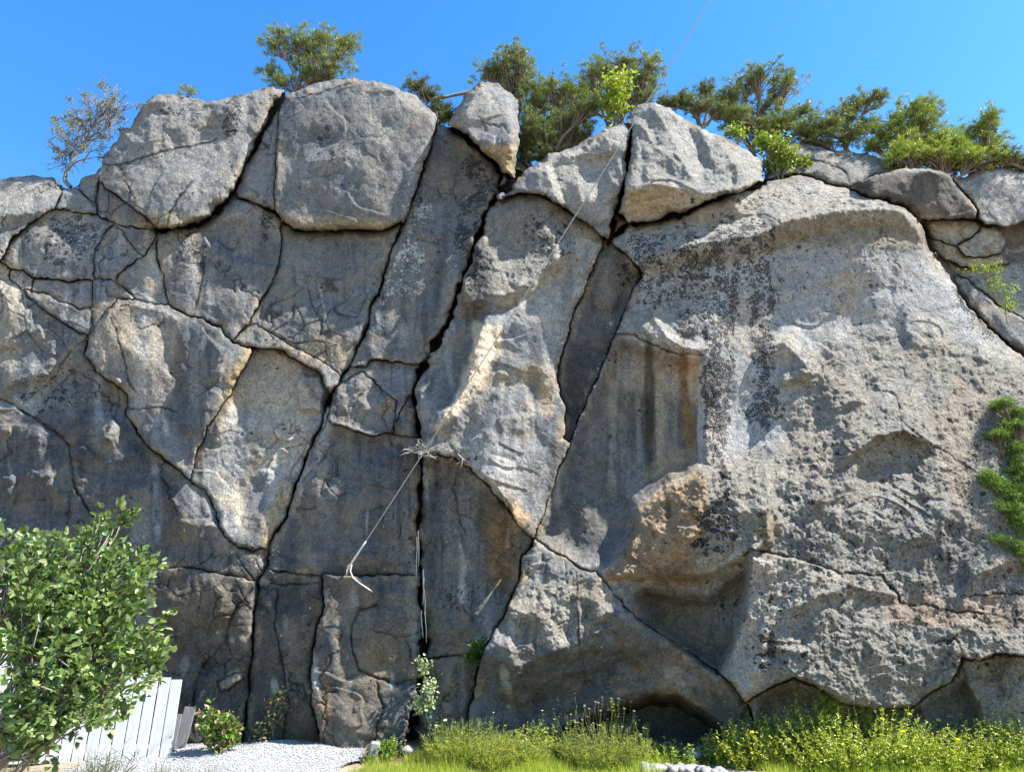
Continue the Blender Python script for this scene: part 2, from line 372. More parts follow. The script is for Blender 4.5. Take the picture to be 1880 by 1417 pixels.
def polysdf(poly):
    d = np.full(PX.shape, 90.0); pp = poly + [poly[0]]
    for sl, dd, sd, nx, ny in seg_near(pp, 90, WX, WY): d[sl] = np.minimum(d[sl], dd)
    return np.where(inpoly(poly, WX, WY), d, -d)
def plate(poly, h, soft=18):
    G[...] += h * sstep(-soft * .3, soft, polysdf(poly))
def tps(points, smooth=1e-3):
    P = np.array(points, float); n = len(P); xy = P[:, :2] / 500.0
    def U(r2): return .5 * r2 * np.log(r2 + 1e-12)
    K = U(((xy[:, None] - xy[None]) ** 2).sum(-1)) + smooth * np.eye(n)
    A = np.zeros((n + 3, n + 3)); A[:n, :n] = K; A[:n, n] = 1; A[:n, n + 1:] = xy; A[n, :n] = 1; A[n + 1:, :n] = xy.T
    w = np.linalg.solve(A, np.concatenate([P[:, 2], [0, 0, 0]]))
    k = 8; cx_ = gx[::k]; cy_ = gy[::k]; CX, CY = np.meshgrid(cx_ / 500, cy_ / 500); Z = w[n] + w[n + 1] * CX + w[n + 2] * CY
    for i in range(n): Z = Z + w[i] * U((CX - xy[i, 0]) ** 2 + (CY - xy[i, 1]) ** 2)
    # cubic-smooth upsampling, separable
    def up(Zr, src, dst):
        f = np.clip((dst - src[0]) / (src[1] - src[0]), 0, len(src) - 1.001); i = f.astype(int); t = f - i
        g = lambda k_: Zr[np.clip(i + k_, 0, len(src) - 1)]
        t = t[:, None]
        return .5 * (2 * g(0) + (g(1) - g(-1)) * t + (2 * g(-1) - 5 * g(0) + 4 * g(1) - g(2)) * t ** 2 + (3 * g(0) - g(-1) - 3 * g(1) + g(2)) * t ** 3)
    return up(up(Z, cy_, gy).T, cx_, gx).T

# the great right-hand dome
DOME = tps([
 (1150,430,0),(1250,395,0),(1400,340,-.15),(1500,330,-.25),(1620,372,-.1),(1720,480,-.1),(1800,590,-.05),
 (1200,480,.2),(1300,460,.25),(1400,440,.22),(1500,430,.24),(1600,430,.24),(1680,440,.22),
 (1180,560,.12),(1250,540,.15),(1350,550,.16),(1500,520,.13),(1500,600,.03),(1650,540,.14),(1650,605,.07),(1760,590,.12),(1860,660,.16),
 (1215,600,.22),(1290,640,.25),(1080,700,.0),(1180,700,.0),(1260,700,.1),(1080,850,.0),(1180,850,-.02),(1260,800,.12),(1010,930,.05),
 (1310,700,.22),(1310,790,.2),(1400,700,.2),(1400,800,.24),(1500,700,.36),(1600,650,.22),(1700,650,.22),(1850,720,.35),
 (1600,750,.65),(1700,800,.78),(1850,820,.8),(1450,850,.68),(1550,850,.85),
 (1250,930,.56),(1190,965,.5),(1150,1030,.3),(1310,880,.65),(1350,980,.85),(1250,1010,.75),(1450,950,1.0),(1600,950,1.1),(1750,950,1.15),(1850,1000,1.15),
 (1170,1090,.25),(1230,1110,.25),(1290,1150,.3),(1330,1210,.45),(1320,1070,.5),
 (1400,1050,1.0),(1380,1150,1.05),(1350,1240,.9),(1450,1110,1.25),(1510,1060,1.15),(1600,1110,1.15),(1550,1180,1.4),(1700,1180,1.35),(1500,1230,1.4),(1650,1270,1.3),
 (1850,1120,1.3),(1850,1180,1.45),(2050,1150,1.4),(2150,900,1.0),(1050,950,0),(1110,1020,.08),(1120,930,-.02),(1500,1400,1.3),(1700,1400,1.3),(2000,1400,1.6),
 (1950,760,.5),(2150,820,.6)])
SPECIAL = {'dome': DOME}

# --- upper boulders
ridge([(1120,340),(1150,343),(1190,338),(1240,345),(1290,354),(1350,352),(1390,330)], 120, 52, .6, 1.0)           # lip over the brown underside
ridge([(1255,215),(1275,260),(1290,310)], 22, 50, -.24, 1.1); ridge([(1195,195),(1225,235),(1250,290),(1275,335)], 40, 26, .2, 1.1)                        # scoop down the middle
ridge([(1165,215),(1200,262),(1230,300)], 25, 55, .14, 1.2)
bump(1340, 300, 40, 26, .14, 20)
ridge([(1000,300),(1012,340),(1030,380)], 14, 40, .2, 1.1)                                     # left arris of the pale boulder
ridge([(1005,292),(1050,285),(1100,282),(1150,265)], 80, 16, .14, 1.2)
ridge([(1060,372),(1095,370),(1140,345)], 70, 45, .16, 1.1)
bump(1105, 320, 45, 40, -.1)
ridge([(848,262),(880,282),(915,262),(950,255)], 110, 45, .3, 1.2)                            # boulder on the skyline: tan underside
bump(885, 205, 30, 34, .12, 20)
# --- upper left
ridge([(225,262),(262,262),(300,250),(345,222),(390,205),(430,185)], 46, 40, .13, 1.1)
bump(280, 205, 34, 20, -.12, -20); bump(390, 230, 40, 22, -.10, -35)
bump(420, 225, 26, 60, .10, 25)
ridge([(300,172),(330,200),(380,200),(420,182)], 20, 30, -.08, 1.2)
bump(335, 350, 80, 60, .12)
bump(640, 270, 120, 110, .16); bump(700, 230, 20, 50, -.06, -30); bump(600, 260, 60, 28, -.05)
ridge([(560,300),(610,292),(650,285)], 26, 22, .07, 1.1)
bump(60, 380, 60, 30, .1); ridge([(-100,380),(0,400),(60,392),(105,372)], 50, 18, .18, 1.2)
bump(95, 450, 50, 40, .12); bump(95, 415, 40, 14, -.06)
# slab with the pale scoop marks
ridge([(838,262),(845,330),(838,420),(818,500),(790,545),(750,556)], 40, 26, -.10, 1.2)
ridge([(898,300),(905,350),(885,400),(858,470)], 40, 20, .14, 1.1)
bump(780, 430, 28, 60, .06, 15); bump(740, 600, 40, 50, -.07); bump(800, 590, 30, 50, .06)
# middle left blocks
ridge([(368,425),(385,450),(402,466),(430,480),(470,488),(508,491)], 9, 46, .13, 1.0); plate([(378,430),(400,405),(470,385),(508,410),(506,484),(470,482),(430,474),(400,458)], -.05, 10)
bump(430, 400, 45, 28, .12, -10); bump(340, 480, 26, 55, .12); bump(440, 545, 45, 40, .12)
bump(560, 480, 60, 40, .08); ridge([(535,500),(560,545),(620,545),(670,520)], 30, 24, -.09, 1.1); bump(600, 610, 60, 40, .12, 20)
bump(640, 570, 22, 45, -.08, 15)
ridge([(170,620),(200,575),(250,560),(300,572),(350,600)], 20, 70, .14, 1.2)
bump(250, 650, 55, 60, .16); ridge([(300,590),(310,650),(330,720)], 26, 26, -.07, 1.2); ridge([(348,600),(352,660),(362,730)], 20, 22, -.06, 1.2)
ridge([(418,632),(405,680),(380,730),(372,800)], 60, 34, .2, 1.1)
bump(395, 680, 14, 20, .10, 20); bump(398, 640, 10, 14, .08)
plate([(541,700),(556,684),(588,690),(600,716),(592,757),(546,752)], .13, 7)
ridge([(430,900),(445,960),(480,985),(510,950),(530,900)], 30, 22, -.05, 1.1)
# left wall: folded, water-worn, with small bright ledges
ridge([(0,690),(60,672),(110,668)], 24, 30, .16, 1.1); ridge([(0,720),(25,700),(55,690),(95,684)], 20, 18, .12, 1.1)
ridge([(0,520),(15,560),(20,600),(0,640)], 60, 26, .2, 1.1)
for x_, y_, l_, h_, tl in ((75,610,36,.10,70),(95,640,26,.10,80),(48,590,50,.09,78),(10,790,22,.10,0),(15,880,24,.1,15),(85,875,26,.12,0),(95,895,30,.11,8),(150,835,34,.2,-55),(200,790,44,.28,-50),(60,870,20,.1,-50),(215,700,16,.12,30),(140,870,24,.12,-60),(20,905,24,.08,20)):
    dx_ = math.cos(math.radians(tl)) * l_ * .5; dy_ = math.sin(math.radians(tl)) * l_ * .5
    ridge([(x_ - dx_, y_ - dy_), (x_, y_ - 2), (x_ + dx_, y_ + dy_)], 8 + l_ * .2, 14 + l_ * .35, h_, 1.1)
bump(205, 810, 32, 38, .22, -40); bump(60, 800, 40, 30, .12); bump(110, 830, 22, 26, -.12)
bump(200, 745, 40, 30, -.16); bump(60, 940, 70, 40, -.1); bump(230, 900, 70, 40, .12, 10)
ridge([(190,858),(225,838),(255,832)], 20, 26, .12, 1.1); ridge([(300,900),(330,930),(338,980)], 40, 24, .12, 1.1)
ridge([(350,985),(380,965),(410,965),(425,990)], 14, 20, .08, 1.1); bump(395, 1090, 40, 40, .14); bump(330, 1120, 60, 60, .14)
ridge([(290,1210),(340,1160),(405,1120),(408,1090),(390,1060)], 26, 26, .10, 1.1)
bump(360, 1150, 26, 18, -.1, -30); bump(430, 1250, 26, 9, .12, -28); bump(440, 1160, 26, 60, .08)
bump(350, 1200, 70, 110, -.08); bump(560, 1300, 34, 60, .1); bump(535, 1170, 34, 60, .08); ridge([(515,1090),(525,1150),(530,1210),(545,1300)], 16, 20, -.08, 1.2)
bump(300, 1290, 60, 60, -.12)
# middle
ridge([(604,768),(640,783),(690,798),(724,800)], 14, 10, .07, 1.1)
ridge([(661,682),(650,720),(672,752),(722,740)], 44, 40, .10, 1.1)
ridge([(740,760),(752,728),(760,742)], 14, 8, .08, 1.1)
ridge([(714,846),(735,838),(756,828)], 6, 14, .07, 1.1); ridge([(580,868),(602,845),(612,815)], 8, 8, .06, 1.1)
ridge([(605,772),(650,790),(682,803),(730,798)], 8, 16, .09, 1.1)
bump(600, 900, 60, 50, .08); bump(700, 930, 50, 60, .08); bump(650, 1020, 70, 26, .1); bump(720, 1030, 40, 14, .06); bump(610, 890, 20, 14, -.06); bump(560, 950, 30, 50, -.04)
bump(850, 1000, 60, 100, .12); bump(830, 1120, 60, 50, .1); bump(920, 1050, 26, 70, -.07, 15)
bump(705, 1165, 44, 60, .12, -8, .9); bump(610, 1210, 24, 80, .12); bump(640, 1330, 60, 50, .12); bump(735, 1130, 30, 18, .06)
ridge([(596,1066),(615,1056),(650,1058),(690,1075)], 4, 40, .08, 1.1)
ridge([(820,1215),(822,1260),(826,1320)], 20, 26, .08, 1.2)
# column
ridge([(835,560),(870,552),(915,545),(965,522),(1000,490),(1050,455)], 190, 26, .42, 1.0); bump(942, 458, 26, 34, -.10, 15)
ridge([(848,470),(905,400),(960,378),(1010,388)], 20, 60, .1, 1.1)
bump(1000, 600, 30, 60, .06, 15)
ridge([(905,560),(870,640),(862,700),(830,745),(795,790)], 46, 16, .34, 1.0)
bump(885, 655, 22, 60, .12, 18); bump(815, 650, 22, 60, -.1, 20)
ridge([(905,700),(935,678),(965,670),(995,676),(1015,700)], 50, 34, .13, 1.1)
bump(955, 600, 56, 70, .2); plate([(900,712),(945,704),(962,730),(968,790),(950,840),(905,850),(860,850),(880,800),(870,760)], .05, 22)
ridge([(960,710),(968,760),(955,800)], 14, 20, .08, 1.1)
for pts, h_ in (([(850,838),(872,812),(905,792)], .09), ([(872,846),(894,826),(912,806)], .04)):
    ridge(pts, 14, 20, h_, 1.1)
bump(905, 760, 40, 60, .10, 25); bump(915, 860, 34, 44, .14, 30); ridge([(850,852),(880,862),(912,892),(940,930)], 50, 8, .12, 1.1)
bump(990, 860, 24, 70, -.06, 15)
# strip between the two oblique joints
ridge([(1118,470),(1112,520),(1118,570)], 22, 30, .14, 1.1); bump(1140, 560, 14, 26, -.12, 15); bump(1080, 680, 24, 60, .05, 15)
# dome features
ridge([(1150,480),(1260,450),(1340,440),(1400,428),(1440,408),(1500,392),(1570,386),(1640,385),(1700,402),(1740,440)], 95, 40, .46, 1.0)
ridge([(1200,560),(1204,590),(1225,620),(1262,640),(1300,640)], 16, 60, .2, 1.2)
ridge([(1160,560),(1180,600),(1205,625)], 14, 14, .05, 1.1)
plate([(1136,620),(1200,642),(1250,656),(1290,660),(1293,760),(1294,850),(1230,882),(1172,925),(1162,985),(1120,1040),(1060,1030),(990,985),(1020,890),(1050,815),(1100,700)], -.26, 26)
plate([(1166,938),(1228,888),(1292,860),(1420,840),(1420,1000),(1300,1064),(1180,1064),(1112,1064),(1150,1022)], .24, 12)
ridge([(1210,655),(1205,740),(1208,850)], 26, 30, .07, 1.1); ridge([(1180,650),(1182,760),(1190,860)], 18, 18, -.06, 1.1); ridge([(1040,870),(1075,950),(1100,1000)], 30, 30, .05, 1.1)
ridge([(1110,1050),(1135,1032),(1152,1006),(1165,985)], 14, 18, .12, 1.1)
plate([(1162,1092),(1185,1080),(1240,1092),(1300,1098),(1368,1044),(1372,1100),(1350,1180),(1318,1240),(1265,1200),(1200,1152),(1170,1130)], -.44, 20)
bump(1262, 985, 22, 16, .14, 0, 1); ridge([(1240,966),(1262,966),(1285,974)], 6, 26, .1, 1.1); bump(1420, 965, 22, 26, .10)
ridge([(1240,945),(1262,938),(1290,930)], 26, 18, .12, 1.1)
ridge([(1400,640),(1440,628),(1470,660),(1490,690)], 40, 30, .18, 1.1); ridge([(1430,700),(1470,692),(1500,672)], 30, 14, .16, 1.1)
ridge([(1520,752),(1560,740),(1590,735)], 60, 12, .14, 1.1)
ridge([(1540,850),(1600,806),(1660,790),(1712,812)], 90, 12, .26, 1.0); plate([(1606,806),(1680,798),(1712,835),(1690,880),(1630,915),(1580,925),(1560,880)], -.2, 30)
ridge([(1560,880),(1600,862),(1650,860),(1690,856)], 16, 14, -.06, 1.1)
ridge([(1480,930),(1530,900),(1570,880),(1620,900)], 50, 30, .12, 1.1)
ridge([(1640,1000),(1690,985),(1740,940),(1780,930)], 40, 36, .14, 1.1)
ridge([(1780,1080),(1800,1050),(1850,1030),(1880,1025)], 40, 18, .16, 1.1)
ridge([(1440,1120),(1480,1105),(1560,1075),(1640,1092)], 50, 22, .16, 1.1)
ridge([(1478,1175),(1500,1150),(1530,1120)], 20, 30, .12, 1.1); bump(1480, 1160, 24, 22, -.1)
ridge([(1365,1025),(1400,1018),(1470,1030),(1540,1056)], 4, 60, .10, 1.1)
ridge([(1384,1000),(1378,1060),(1368,1120),(1348,1185),(1318,1250)], 80, 9, .24, 1.0)
ridge([(1800,590),(1840,640),(1900,690)], 30, 30, -.14, 1.1)
ridge([(1650,590),(1658,640)], 10, 10, -.04, 1.1)
# boulder at the foot, with the hollow beneath it
ridge([(860,1190),(948,1222),(1000,1203),(1060,1180),(1090,1158),(1112,1120),(1200,1160)], 150, 75, .5, 1.0)
ridge([(1058,1050),(1062,1115),(1064,1175)], 16, 10, .05, 1.1)
ridge([(925,1170),(948,1222),(945,1270),(955,1300)], 14, 24, .12, 1.1)
for y_ in (1085, 1120, 1150, 1180, 1210): ridge([(1090, y_ + 18), (1108, y_ + 6), (1130, y_)], 7, 12, .05, 1.1)
for y_ in (1228, 1268, 1296): ridge([(1030, y_ + 10), (1055, y_ + 2), (1080, y_)], 6, 10, .045, 1.1)
ridge([(1110,1246),(1130,1240),(1150,1240)], 6, 12, .05, 1.1)
plate([(960,1420),(985,1370),(1040,1338),(1090,1318),(1150,1296),(1195,1280),(1245,1284),(1290,1306),(1335,1342),(1366,1390),(1372,1480),(950,1480)], -1.7, 30)
ridge([(1080,1305),(1150,1275),(1230,1262),(1300,1290)], 40, 30, .12, 1.1)
bump(1215, 1290, 60, 18, -.1, -8); bump(1000, 1130, 50, 46, .12, -20); bump(1100, 1110, 24, 40, .10, 20); ridge([(930,1130),(975,1120),(1020,1090),(1056,1060)], 26, 40, .10, 1.0)
plate([(1388,1285),(1450,1255),(1500,1268),(1540,1300),(1690,1298),(1770,1240),(1800,1300),(1810,1480),(1380,1480)], -.34, 24)
bump(1480, 1310, 44, 50, .16, 10); bump(1860, 1250, 50, 60, .1)

# --- roughness: 0 polished .. 1 knobbly, and the relief it gives
ROUGH = np.full(PX.shape, .28)
def rough(poly, v, soft=50):
    k = sstep(-soft, soft, polysdf(poly)); ROUGH[...] = ROUGH * (1 - k) + v * k
rough([(1150,420),(1406,330),(1560,345),(1700,410),(1880,650),(2300,800),(2300,1600),(1390,1600),(1380,1290),(1290,1215),(1160,1120),(1165,930),(1290,850),(1290,660),(1180,600)], .62, 30)
rough([(1300,850),(1480,700),(1600,600),(1880,670),(2300,800),(2300,1300),(1400,1300),(1380,1000),(1170,1060),(1170,930)], 1.0, 40)
rough([(935,1130),(1000,1050),(1100,1060),(1110,1150),(950,1210)], .9, 16)
rough([(1145,225),(1200,190),(1400,290),(1400,340),(1290,340),(1150,340)], .75, 20)
rough([(985,290),(1140,230),(1140,400),(1100,430),(1000,360)], .6, 20)
rough([(845,550),(900,390),(960,360),(1060,410),(1000,490),(930,540)], .95, 16); rough([(1168,930),(1290,862),(1300,1000),(1240,1060),(1110,1064),(1150,1010)], 1.15, 8)
rough([(0,330),(110,340),(60,400),(0,440),(-300,420),(-300,330)], .6, 20)
rough([(250,180),(520,165),(420,250),(230,290)], .55, 30)
rough([(612,715),(661,682),(725,735),(722,797),(605,770)], .8, 6)
rough([(1060,640),(1290,660),(1290,840),(1165,930),(1110,1030),(990,980)], .12, 30)
rough([(930,1230),(1100,1180),(1200,1160),(1380,1300),(1380,1480),(930,1480)], .35, 30)
rough([(1300,470),(1700,450),(1870,650),(1600,600),(1450,640),(1440,815),(1300,850)], .32, 24)
ridge([(1572,338),(1600,328),(1626,318),(1662,313),(1700,313),(1745,324)], 7, 85, .42, 1.0)
u_, v_ = PX / 114.0, PY / 114.0                     # about metres on the wall
big = fbm(u_ * .7, v_ * .55, 3, 21) * .085
mid = fbm(u_ * 2.6 + .3 * gnoise(u_, v_, 3), v_ * 2.1, 4, 31)
midr = 1 - np.abs(mid) * 1.6                        # creased
ka, kb = u_ * .83 - v_ * .56, u_ * .56 + v_ * .83
knob = .6 * fbm(ka * 7.0, kb * 13, 3, 41) + .5 * fbm(u_ * 11, v_ * 11, 2, 43)
fine = fbm(u_ * 22, v_ * 22, 2, 51)
G += big + (.020 + .018 * ROUGH) * mid + .014 * ROUGH * midr + .027 * ROUGH ** 1.5 * knob * (0.7 + .6 * gnoise(u_ * 1.3, v_ * 1.3, 77)) + .010 * ROUGH * fine
# flaked scarps: low terraces with one crisp edge
fl_ = fbm(u_ * .45 + .25 * v_ , v_ * .8 - .2 * u_, 3, 101) * 2.0; fr = fl_ - np.floor(fl_); ter = np.floor(fl_) + sstep(.0, .10, fr)
G += .045 * (ter - fl_) * sstep(-.1, .5, gnoise(u_ * .8, v_ * .8, 103))
G += .03 * ROUGH * np.clip(fbm(u_ * 4.2, v_ * 4.2, 3, 111), -.7, .9)
# angular fracture planes: the outer hull of many small tilted planes, one per cell
def facets(x, y, seed, slope):
    ix = np.floor(x); iy = np.floor(y); out = np.full(x.shape, -9.0)
    for oy in (-1, 0, 1):
        for ox in (-1, 0, 1):
            cx_, cy_ = ix + ox, iy + oy
            px_ = cx_ + _hash(cx_, cy_, seed); py_ = cy_ + _hash(cx_, cy_, seed + 1)
            a = _hash(cx_, cy_, seed + 2) * 6.283; s_ = slope * (.3 + _hash(cx_, cy_, seed + 3)); ddx, ddy = x - px_, y - py_
            v = s_ * (np.cos(a) * ddx + np.sin(a) * ddy) - .42 * (ddx * ddx + ddy * ddy) + .25 * _hash(cx_, cy_, seed + 4)
            out = np.maximum(out, v)
    return out
wu, wv2 = u_ + .22 * gnoise(u_ * 1.5, v_ * 1.5, 121), v_ + .22 * gnoise(u_ * 1.5, v_ * 1.5, 122)
rx_, ry_ = wu * .9 + wv2 * .45, wv2 * .75 - wu * .4
fmask = .35 + .65 * sstep(-.35, .35, gnoise(u_ * .6, v_ * .6, 123))
for poly_, k_ in (([(510,170),(800,200),(730,420),(505,420)], .3), ([(230,190),(520,165),(420,400),(240,380)], .45), ([(845,380),(1090,420),(1040,560),(1030,700),(1000,820),(800,800)], .12), ([(1050,640),(1290,655),(1290,860),(1165,930),(1110,1040),(985,985)], .15),
                   ([(810,240),(915,310),(840,540),(770,680),(650,670),(720,470)], .4), ([(570,1050),(770,1050),(770,1400),(570,1400)], .5), ([(250,1040),(570,1060),(570,1400),(250,1400)], .5), ([(776,838),(975,985),(880,1200),(780,1205)], .25), ([(620,800),(770,800),(770,1050),(500,1050)], .95),
                   ([(1165,1075),(1370,1050),(1320,1235),(1200,1155)], .3), ([(900,1200),(1240,1195),(1380,1320),(1370,1400),(880,1400)], .3), ([(470,640),(590,680),(500,1000),(390,860)], .4), ([(1030,640),(1110,450),(1175,500),(1050,800)], .3), ([(1300,470),(1700,450),(1870,650),(1600,600),(1450,640),(1440,815),(1300,850)], .35)):
    m_ = sstep(-20, 20, polysdf(poly_)); fmask = fmask * (1 - m_ * (1 - k_))
G += fmask * (.14 * facets(rx_ * 1.1, ry_ * .9, 131, .9) + .045 * facets(rx_ * 3.1, ry_ * 2.4, 141, .9)) * (1 - .6 * ROUGH) + .018 * (.3 + ROUGH) * facets(rx_ * 8, ry_ * 8, 151, 1.0)
# short secondary fractures
def cell_edge(x, y, seed):
    ix = np.floor(x); iy = np.floor(y); f1 = np.full(x.shape, 9.0); f2 = np.full(x.shape, 9.0)
    for oy in (-1, 0, 1):
        for ox in (-1, 0, 1):
            cx_, cy_ = ix + ox, iy + oy; d = np.hypot(x - cx_ - _hash(cx_, cy_, seed), y - cy_ - _hash(cx_, cy_, seed + 1))
            f2 = np.minimum(f2, np.maximum(f1, d)); f1 = np.minimum(f1, d)
    return f2 - f1
fz = .5 + .5 * sstep(1100, 900, PX)
ce = cell_edge(wu * .95 + .1 * fbm(u_ * 5, v_ * 5, 2, 161), wv2 * .7 + .1 * fbm(u_ * 5, v_ * 5, 2, 162), 163); ce2 = cell_edge(wu * 2.6 + .4 * wv2, wv2 * 1.8, 167)
frac = np.maximum(sstep(.030, .006, ce) * sstep(.04, .25, gnoise(u_ * .9, v_ * .9, 165)), sstep(.05, .01, ce2) * sstep(.22, .45, gnoise(u_ * .7, v_ * .7, 169))) * fz
for poly_ in ([(510,170),(800,200),(730,420),(505,420)], [(230,190),(520,165),(420,400),(240,380)], [(845,380),(1090,420),(1040,560),(1030,700),(985,985),(850,850),(770,720)], [(1050,640),(1290,655),(1290,860),(1110,1040),(985,985)], [(1030,640),(1110,450),(1175,500),(1050,800)], [(1140,200),(1410,280),(1400,410),(1130,420)]):
    frac = frac * (1 - .85 * sstep(-10, 12, polysdf(poly_)))
G -= .028 * frac + .012 * np.clip(1 - ce / .12, 0, 1) * sstep(.12, .32, gnoise(u_ * .9, v_ * .9, 165)) * fz
# hairline seams
seam = np.abs(gnoise(u_ * .8 + .5 * gnoise(u_ * 2, v_ * 2, 61), v_ * .5, 62))
G -= .02 * np.clip(1 - seam / .012, 0, 1) * (1 - ROUGH)

# ---------------------------------------------------------------- weathering colours, with some light and shade painted in
T = np.empty(PX.shape + (3,)); T[...] = (.235, .228, .215)
BL = np.zeros(PX.shape); WH = np.zeros(PX.shape)
warp = fbm(PX / 60, PY / 60, 4, 71); streak = fbm(PX / 13, PY / 170, 3, 81); streak2 = fbm(PX / 34, PY / 300, 3, 83)
def mask_ell(cx, cy, rx, ry, rot=0, ragged=.45, soft=.35):
    c, s = math.cos(math.radians(rot)), math.sin(math.radians(rot)); x = PX - cx; y = PY - cy
    r = np.hypot((x * c + y * s) / rx, (-x * s + y * c) / ry) + ragged * warp
    return sstep(1 + soft, 1 - soft, r)
def mask_poly(poly, soft=14, ragged=14):
    return sstep(-soft, soft, polysdf(poly) + ragged * warp)
def paint(m, c, k=1.0):
    m = np.clip(m * k, 0, 1)[..., None]; T[...] = T * (1 - m) + np.array(c) * m
TAN = (.36, .305, .225); WARM = (.285, .25, .20); COOL = (.145, .155, .17); DARK = (.085, .09, .10); PALE = (.40, .385, .35); BROWN = (.20, .145, .085); ORANGE = (.40, .27, .16)
# cool water-varnished left half
left = sstep(1150, 950, PX + 60 * warp)
paint(left, (.195, .195, .192))
paint(left * sstep(.05, .55, streak2 + .35 * warp), COOL, .75)
paint(sstep(.25, .8, warp) * .5, WARM)
paint(left * sstep(.1, .6, streak) * sstep(330, 520, PY), DARK, .65)
paint(left * sstep(.3, .8, -streak) * sstep(400, 560, PY), (.27, .265, .25), .6)
paint(mask_poly([(-300,480),(0,500),(160,640),(230,740),(300,860),(400,1000),(300,1040),(-300,1030)], 30), (.13, .14, .155), .6)
paint(mask_poly([(-300,1040),(300,1045),(480,1070),(590,1060),(570,1400),(-300,1480)], 20), (.12, .108, .09), .75)
# upper blocks
paint(mask_poly([(225,262),(270,180),(520,165),(400,260),(300,290)], 18), (.255, .25, .235), .8)
paint(mask_ell(340, 300, 110, 60), (.25, .245, .23), .7)
paint(mask_ell(310, 410, 60, 22), (.33, .275, .17), .7)
paint(mask_ell(600, 260, 95, 34), (.15, .155, .16), .7); paint(mask_ell(600, 220, 60, 60), (.16, .165, .17), .5)
paint(mask_ell(590, 300, 90, 22), (.29, .285, .27), .6); paint(mask_ell(700, 240, 22, 44, -35), (.30, .29, .26), .7)
paint(mask_ell(620, 412, 120, 14), (.34, .27, .16), .7)
paint(mask_poly([(0,335),(110,345),(60,395),(0,430),(-300,430),(-300,335)], 16), (.33, .315, .28), .8)
paint(mask_ell(-20, 560, 60, 90), (.42, .38, .30), .7)
# tan patches on the left
paint(mask_ell(205, 610, 40, 60, 20), TAN, .75); paint(mask_ell(250, 620, 60, 55, 0), TAN, .6); paint(mask_ell(275, 500, 30, 50, 10), TAN, .8)
paint(mask_ell(300, 700, 60, 60), WARM, .6)
paint(mask_poly([(470,645),(560,670),(590,760),(560,850),(520,960),(470,990),(430,960),(395,890),(390,800)], 16, 22), (.375, .335, .27), .85)
paint(mask_ell(480, 900, 26, 60, 25), (.30, .31, .33), .6); paint(mask_ell(505, 955, 14, 60, 20), (.36, .27, .14), .7); paint(mask_ell(425, 830, 26, 80, 10), (.26, .27, .29), .6)
paint(mask_poly([(452,640),(466,640),(440,700),(400,770),(385,780),(412,700)], 6, 6), (.30, .22, .11), .85)
paint(mask_ell(330, 780, 40, 50), COOL, .6); paint(mask_ell(390, 760, 22, 70, 10), COOL, .7); paint(mask_ell(375, 620, 34, 24), COOL, .6)
paint(mask_ell(200, 745, 26, 50), COOL, .8); paint(mask_ell(180, 755, 8, 60, 0), (.36, .37, .38), .7)
paint(mask_ell(600, 640, 60, 30, 10), (.31, .26, .18), .7); paint(mask_ell(640, 575, 34, 40), COOL, .6); paint(mask_ell(590, 560, 70, 60), (.20, .195, .18), .6)
paint(mask_ell(700, 620, 30, 50, 10), COOL, .8); paint(mask_ell(745, 660, 26, 12), (.28, .25, .21), .6)
paint(mask_ell(410, 545, 30, 40), (.27, .24, .19), .6); paint(mask_ell(440, 500, 30, 30), COOL, .6)
paint(mask_ell(290, 935, 9, 50, 0, .2), (.42, .47, .52), .9); paint(mask_ell(310, 920, 26, 60), DARK, .6)
paint(mask_ell(190, 800, 24, 40, -40), (.32, .30, .25), .6)
paint(mask_ell(330, 985, 30, 40), (.24, .20, .15), .6); paint(mask_ell(350, 1120, 80, 60), (.22, .175, .12), .5); paint(mask_ell(425, 1248, 28, 10, -30), (.34, .30, .24), .9)
paint(mask_ell(320, 1290, 14, 60), (.30, .20, .10), .6)
paint(mask_ell(560, 1180, 30, 60), (.25, .21, .16), .6); paint(mask_ell(545, 1300, 40, 70), (.22, .18, .14), .6)
paint(mask_ell(680, 1020, 70, 24), (.28, .25, .20), .6); paint(mask_ell(560, 1030, 40, 24), (.30, .29, .27), .6); paint(mask_ell(610, 980, 60, 60), (.18, .175, .165), .6)
paint(mask_ell(680, 960, 26, 70, 10), COOL, .5)
paint(mask_poly([(600,1060),(765,1060),(770,1240),(690,1380),(590,1380),(575,1240)], 12), (.235, .20, .155), .8); paint(mask_ell(700, 1200, 40, 50), (.30, .24, .16), .6)
paint(mask_ell(600, 1290, 14, 50), (.34, .22, .13), .6); paint(mask_ell(735, 1075, 34, 14), COOL, .8); paint(mask_ell(730, 1290, 34, 50), COOL, .7); paint(mask_ell(635, 1120, 30, 50), (.2, .19, .17), .6)
paint(mask_ell(920, 1000, 34, 110, -5, .5), (.215, .15, .08), .8); paint(mask_ell(945, 960, 22, 30), (.38, .26, .15), .7); paint(mask_ell(935, 1010, 12, 60, 0), ORANGE, .4)
paint(mask_ell(790, 1130, 14, 40), (.36, .32, .25), .6); paint(mask_ell(840, 1180, 60, 20), (.24, .20, .14), .6)
paint(mask_poly([(790,1215),(880,1215),(870,1330),(800,1330)], 10), (.225, .19, .145), .8); paint(mask_ell(825, 1270, 12, 60, 0, .2), (.33, .28, .21), .7); paint(mask_ell(850, 1270, 5, 60, 0, .1), (.36, .34, .3), .6)
paint(mask_ell(660, 740, 50, 50), (.30, .285, .25), .8); paint(mask_ell(707, 745, 16, 24, 20), (.38, .31, .2), .6)
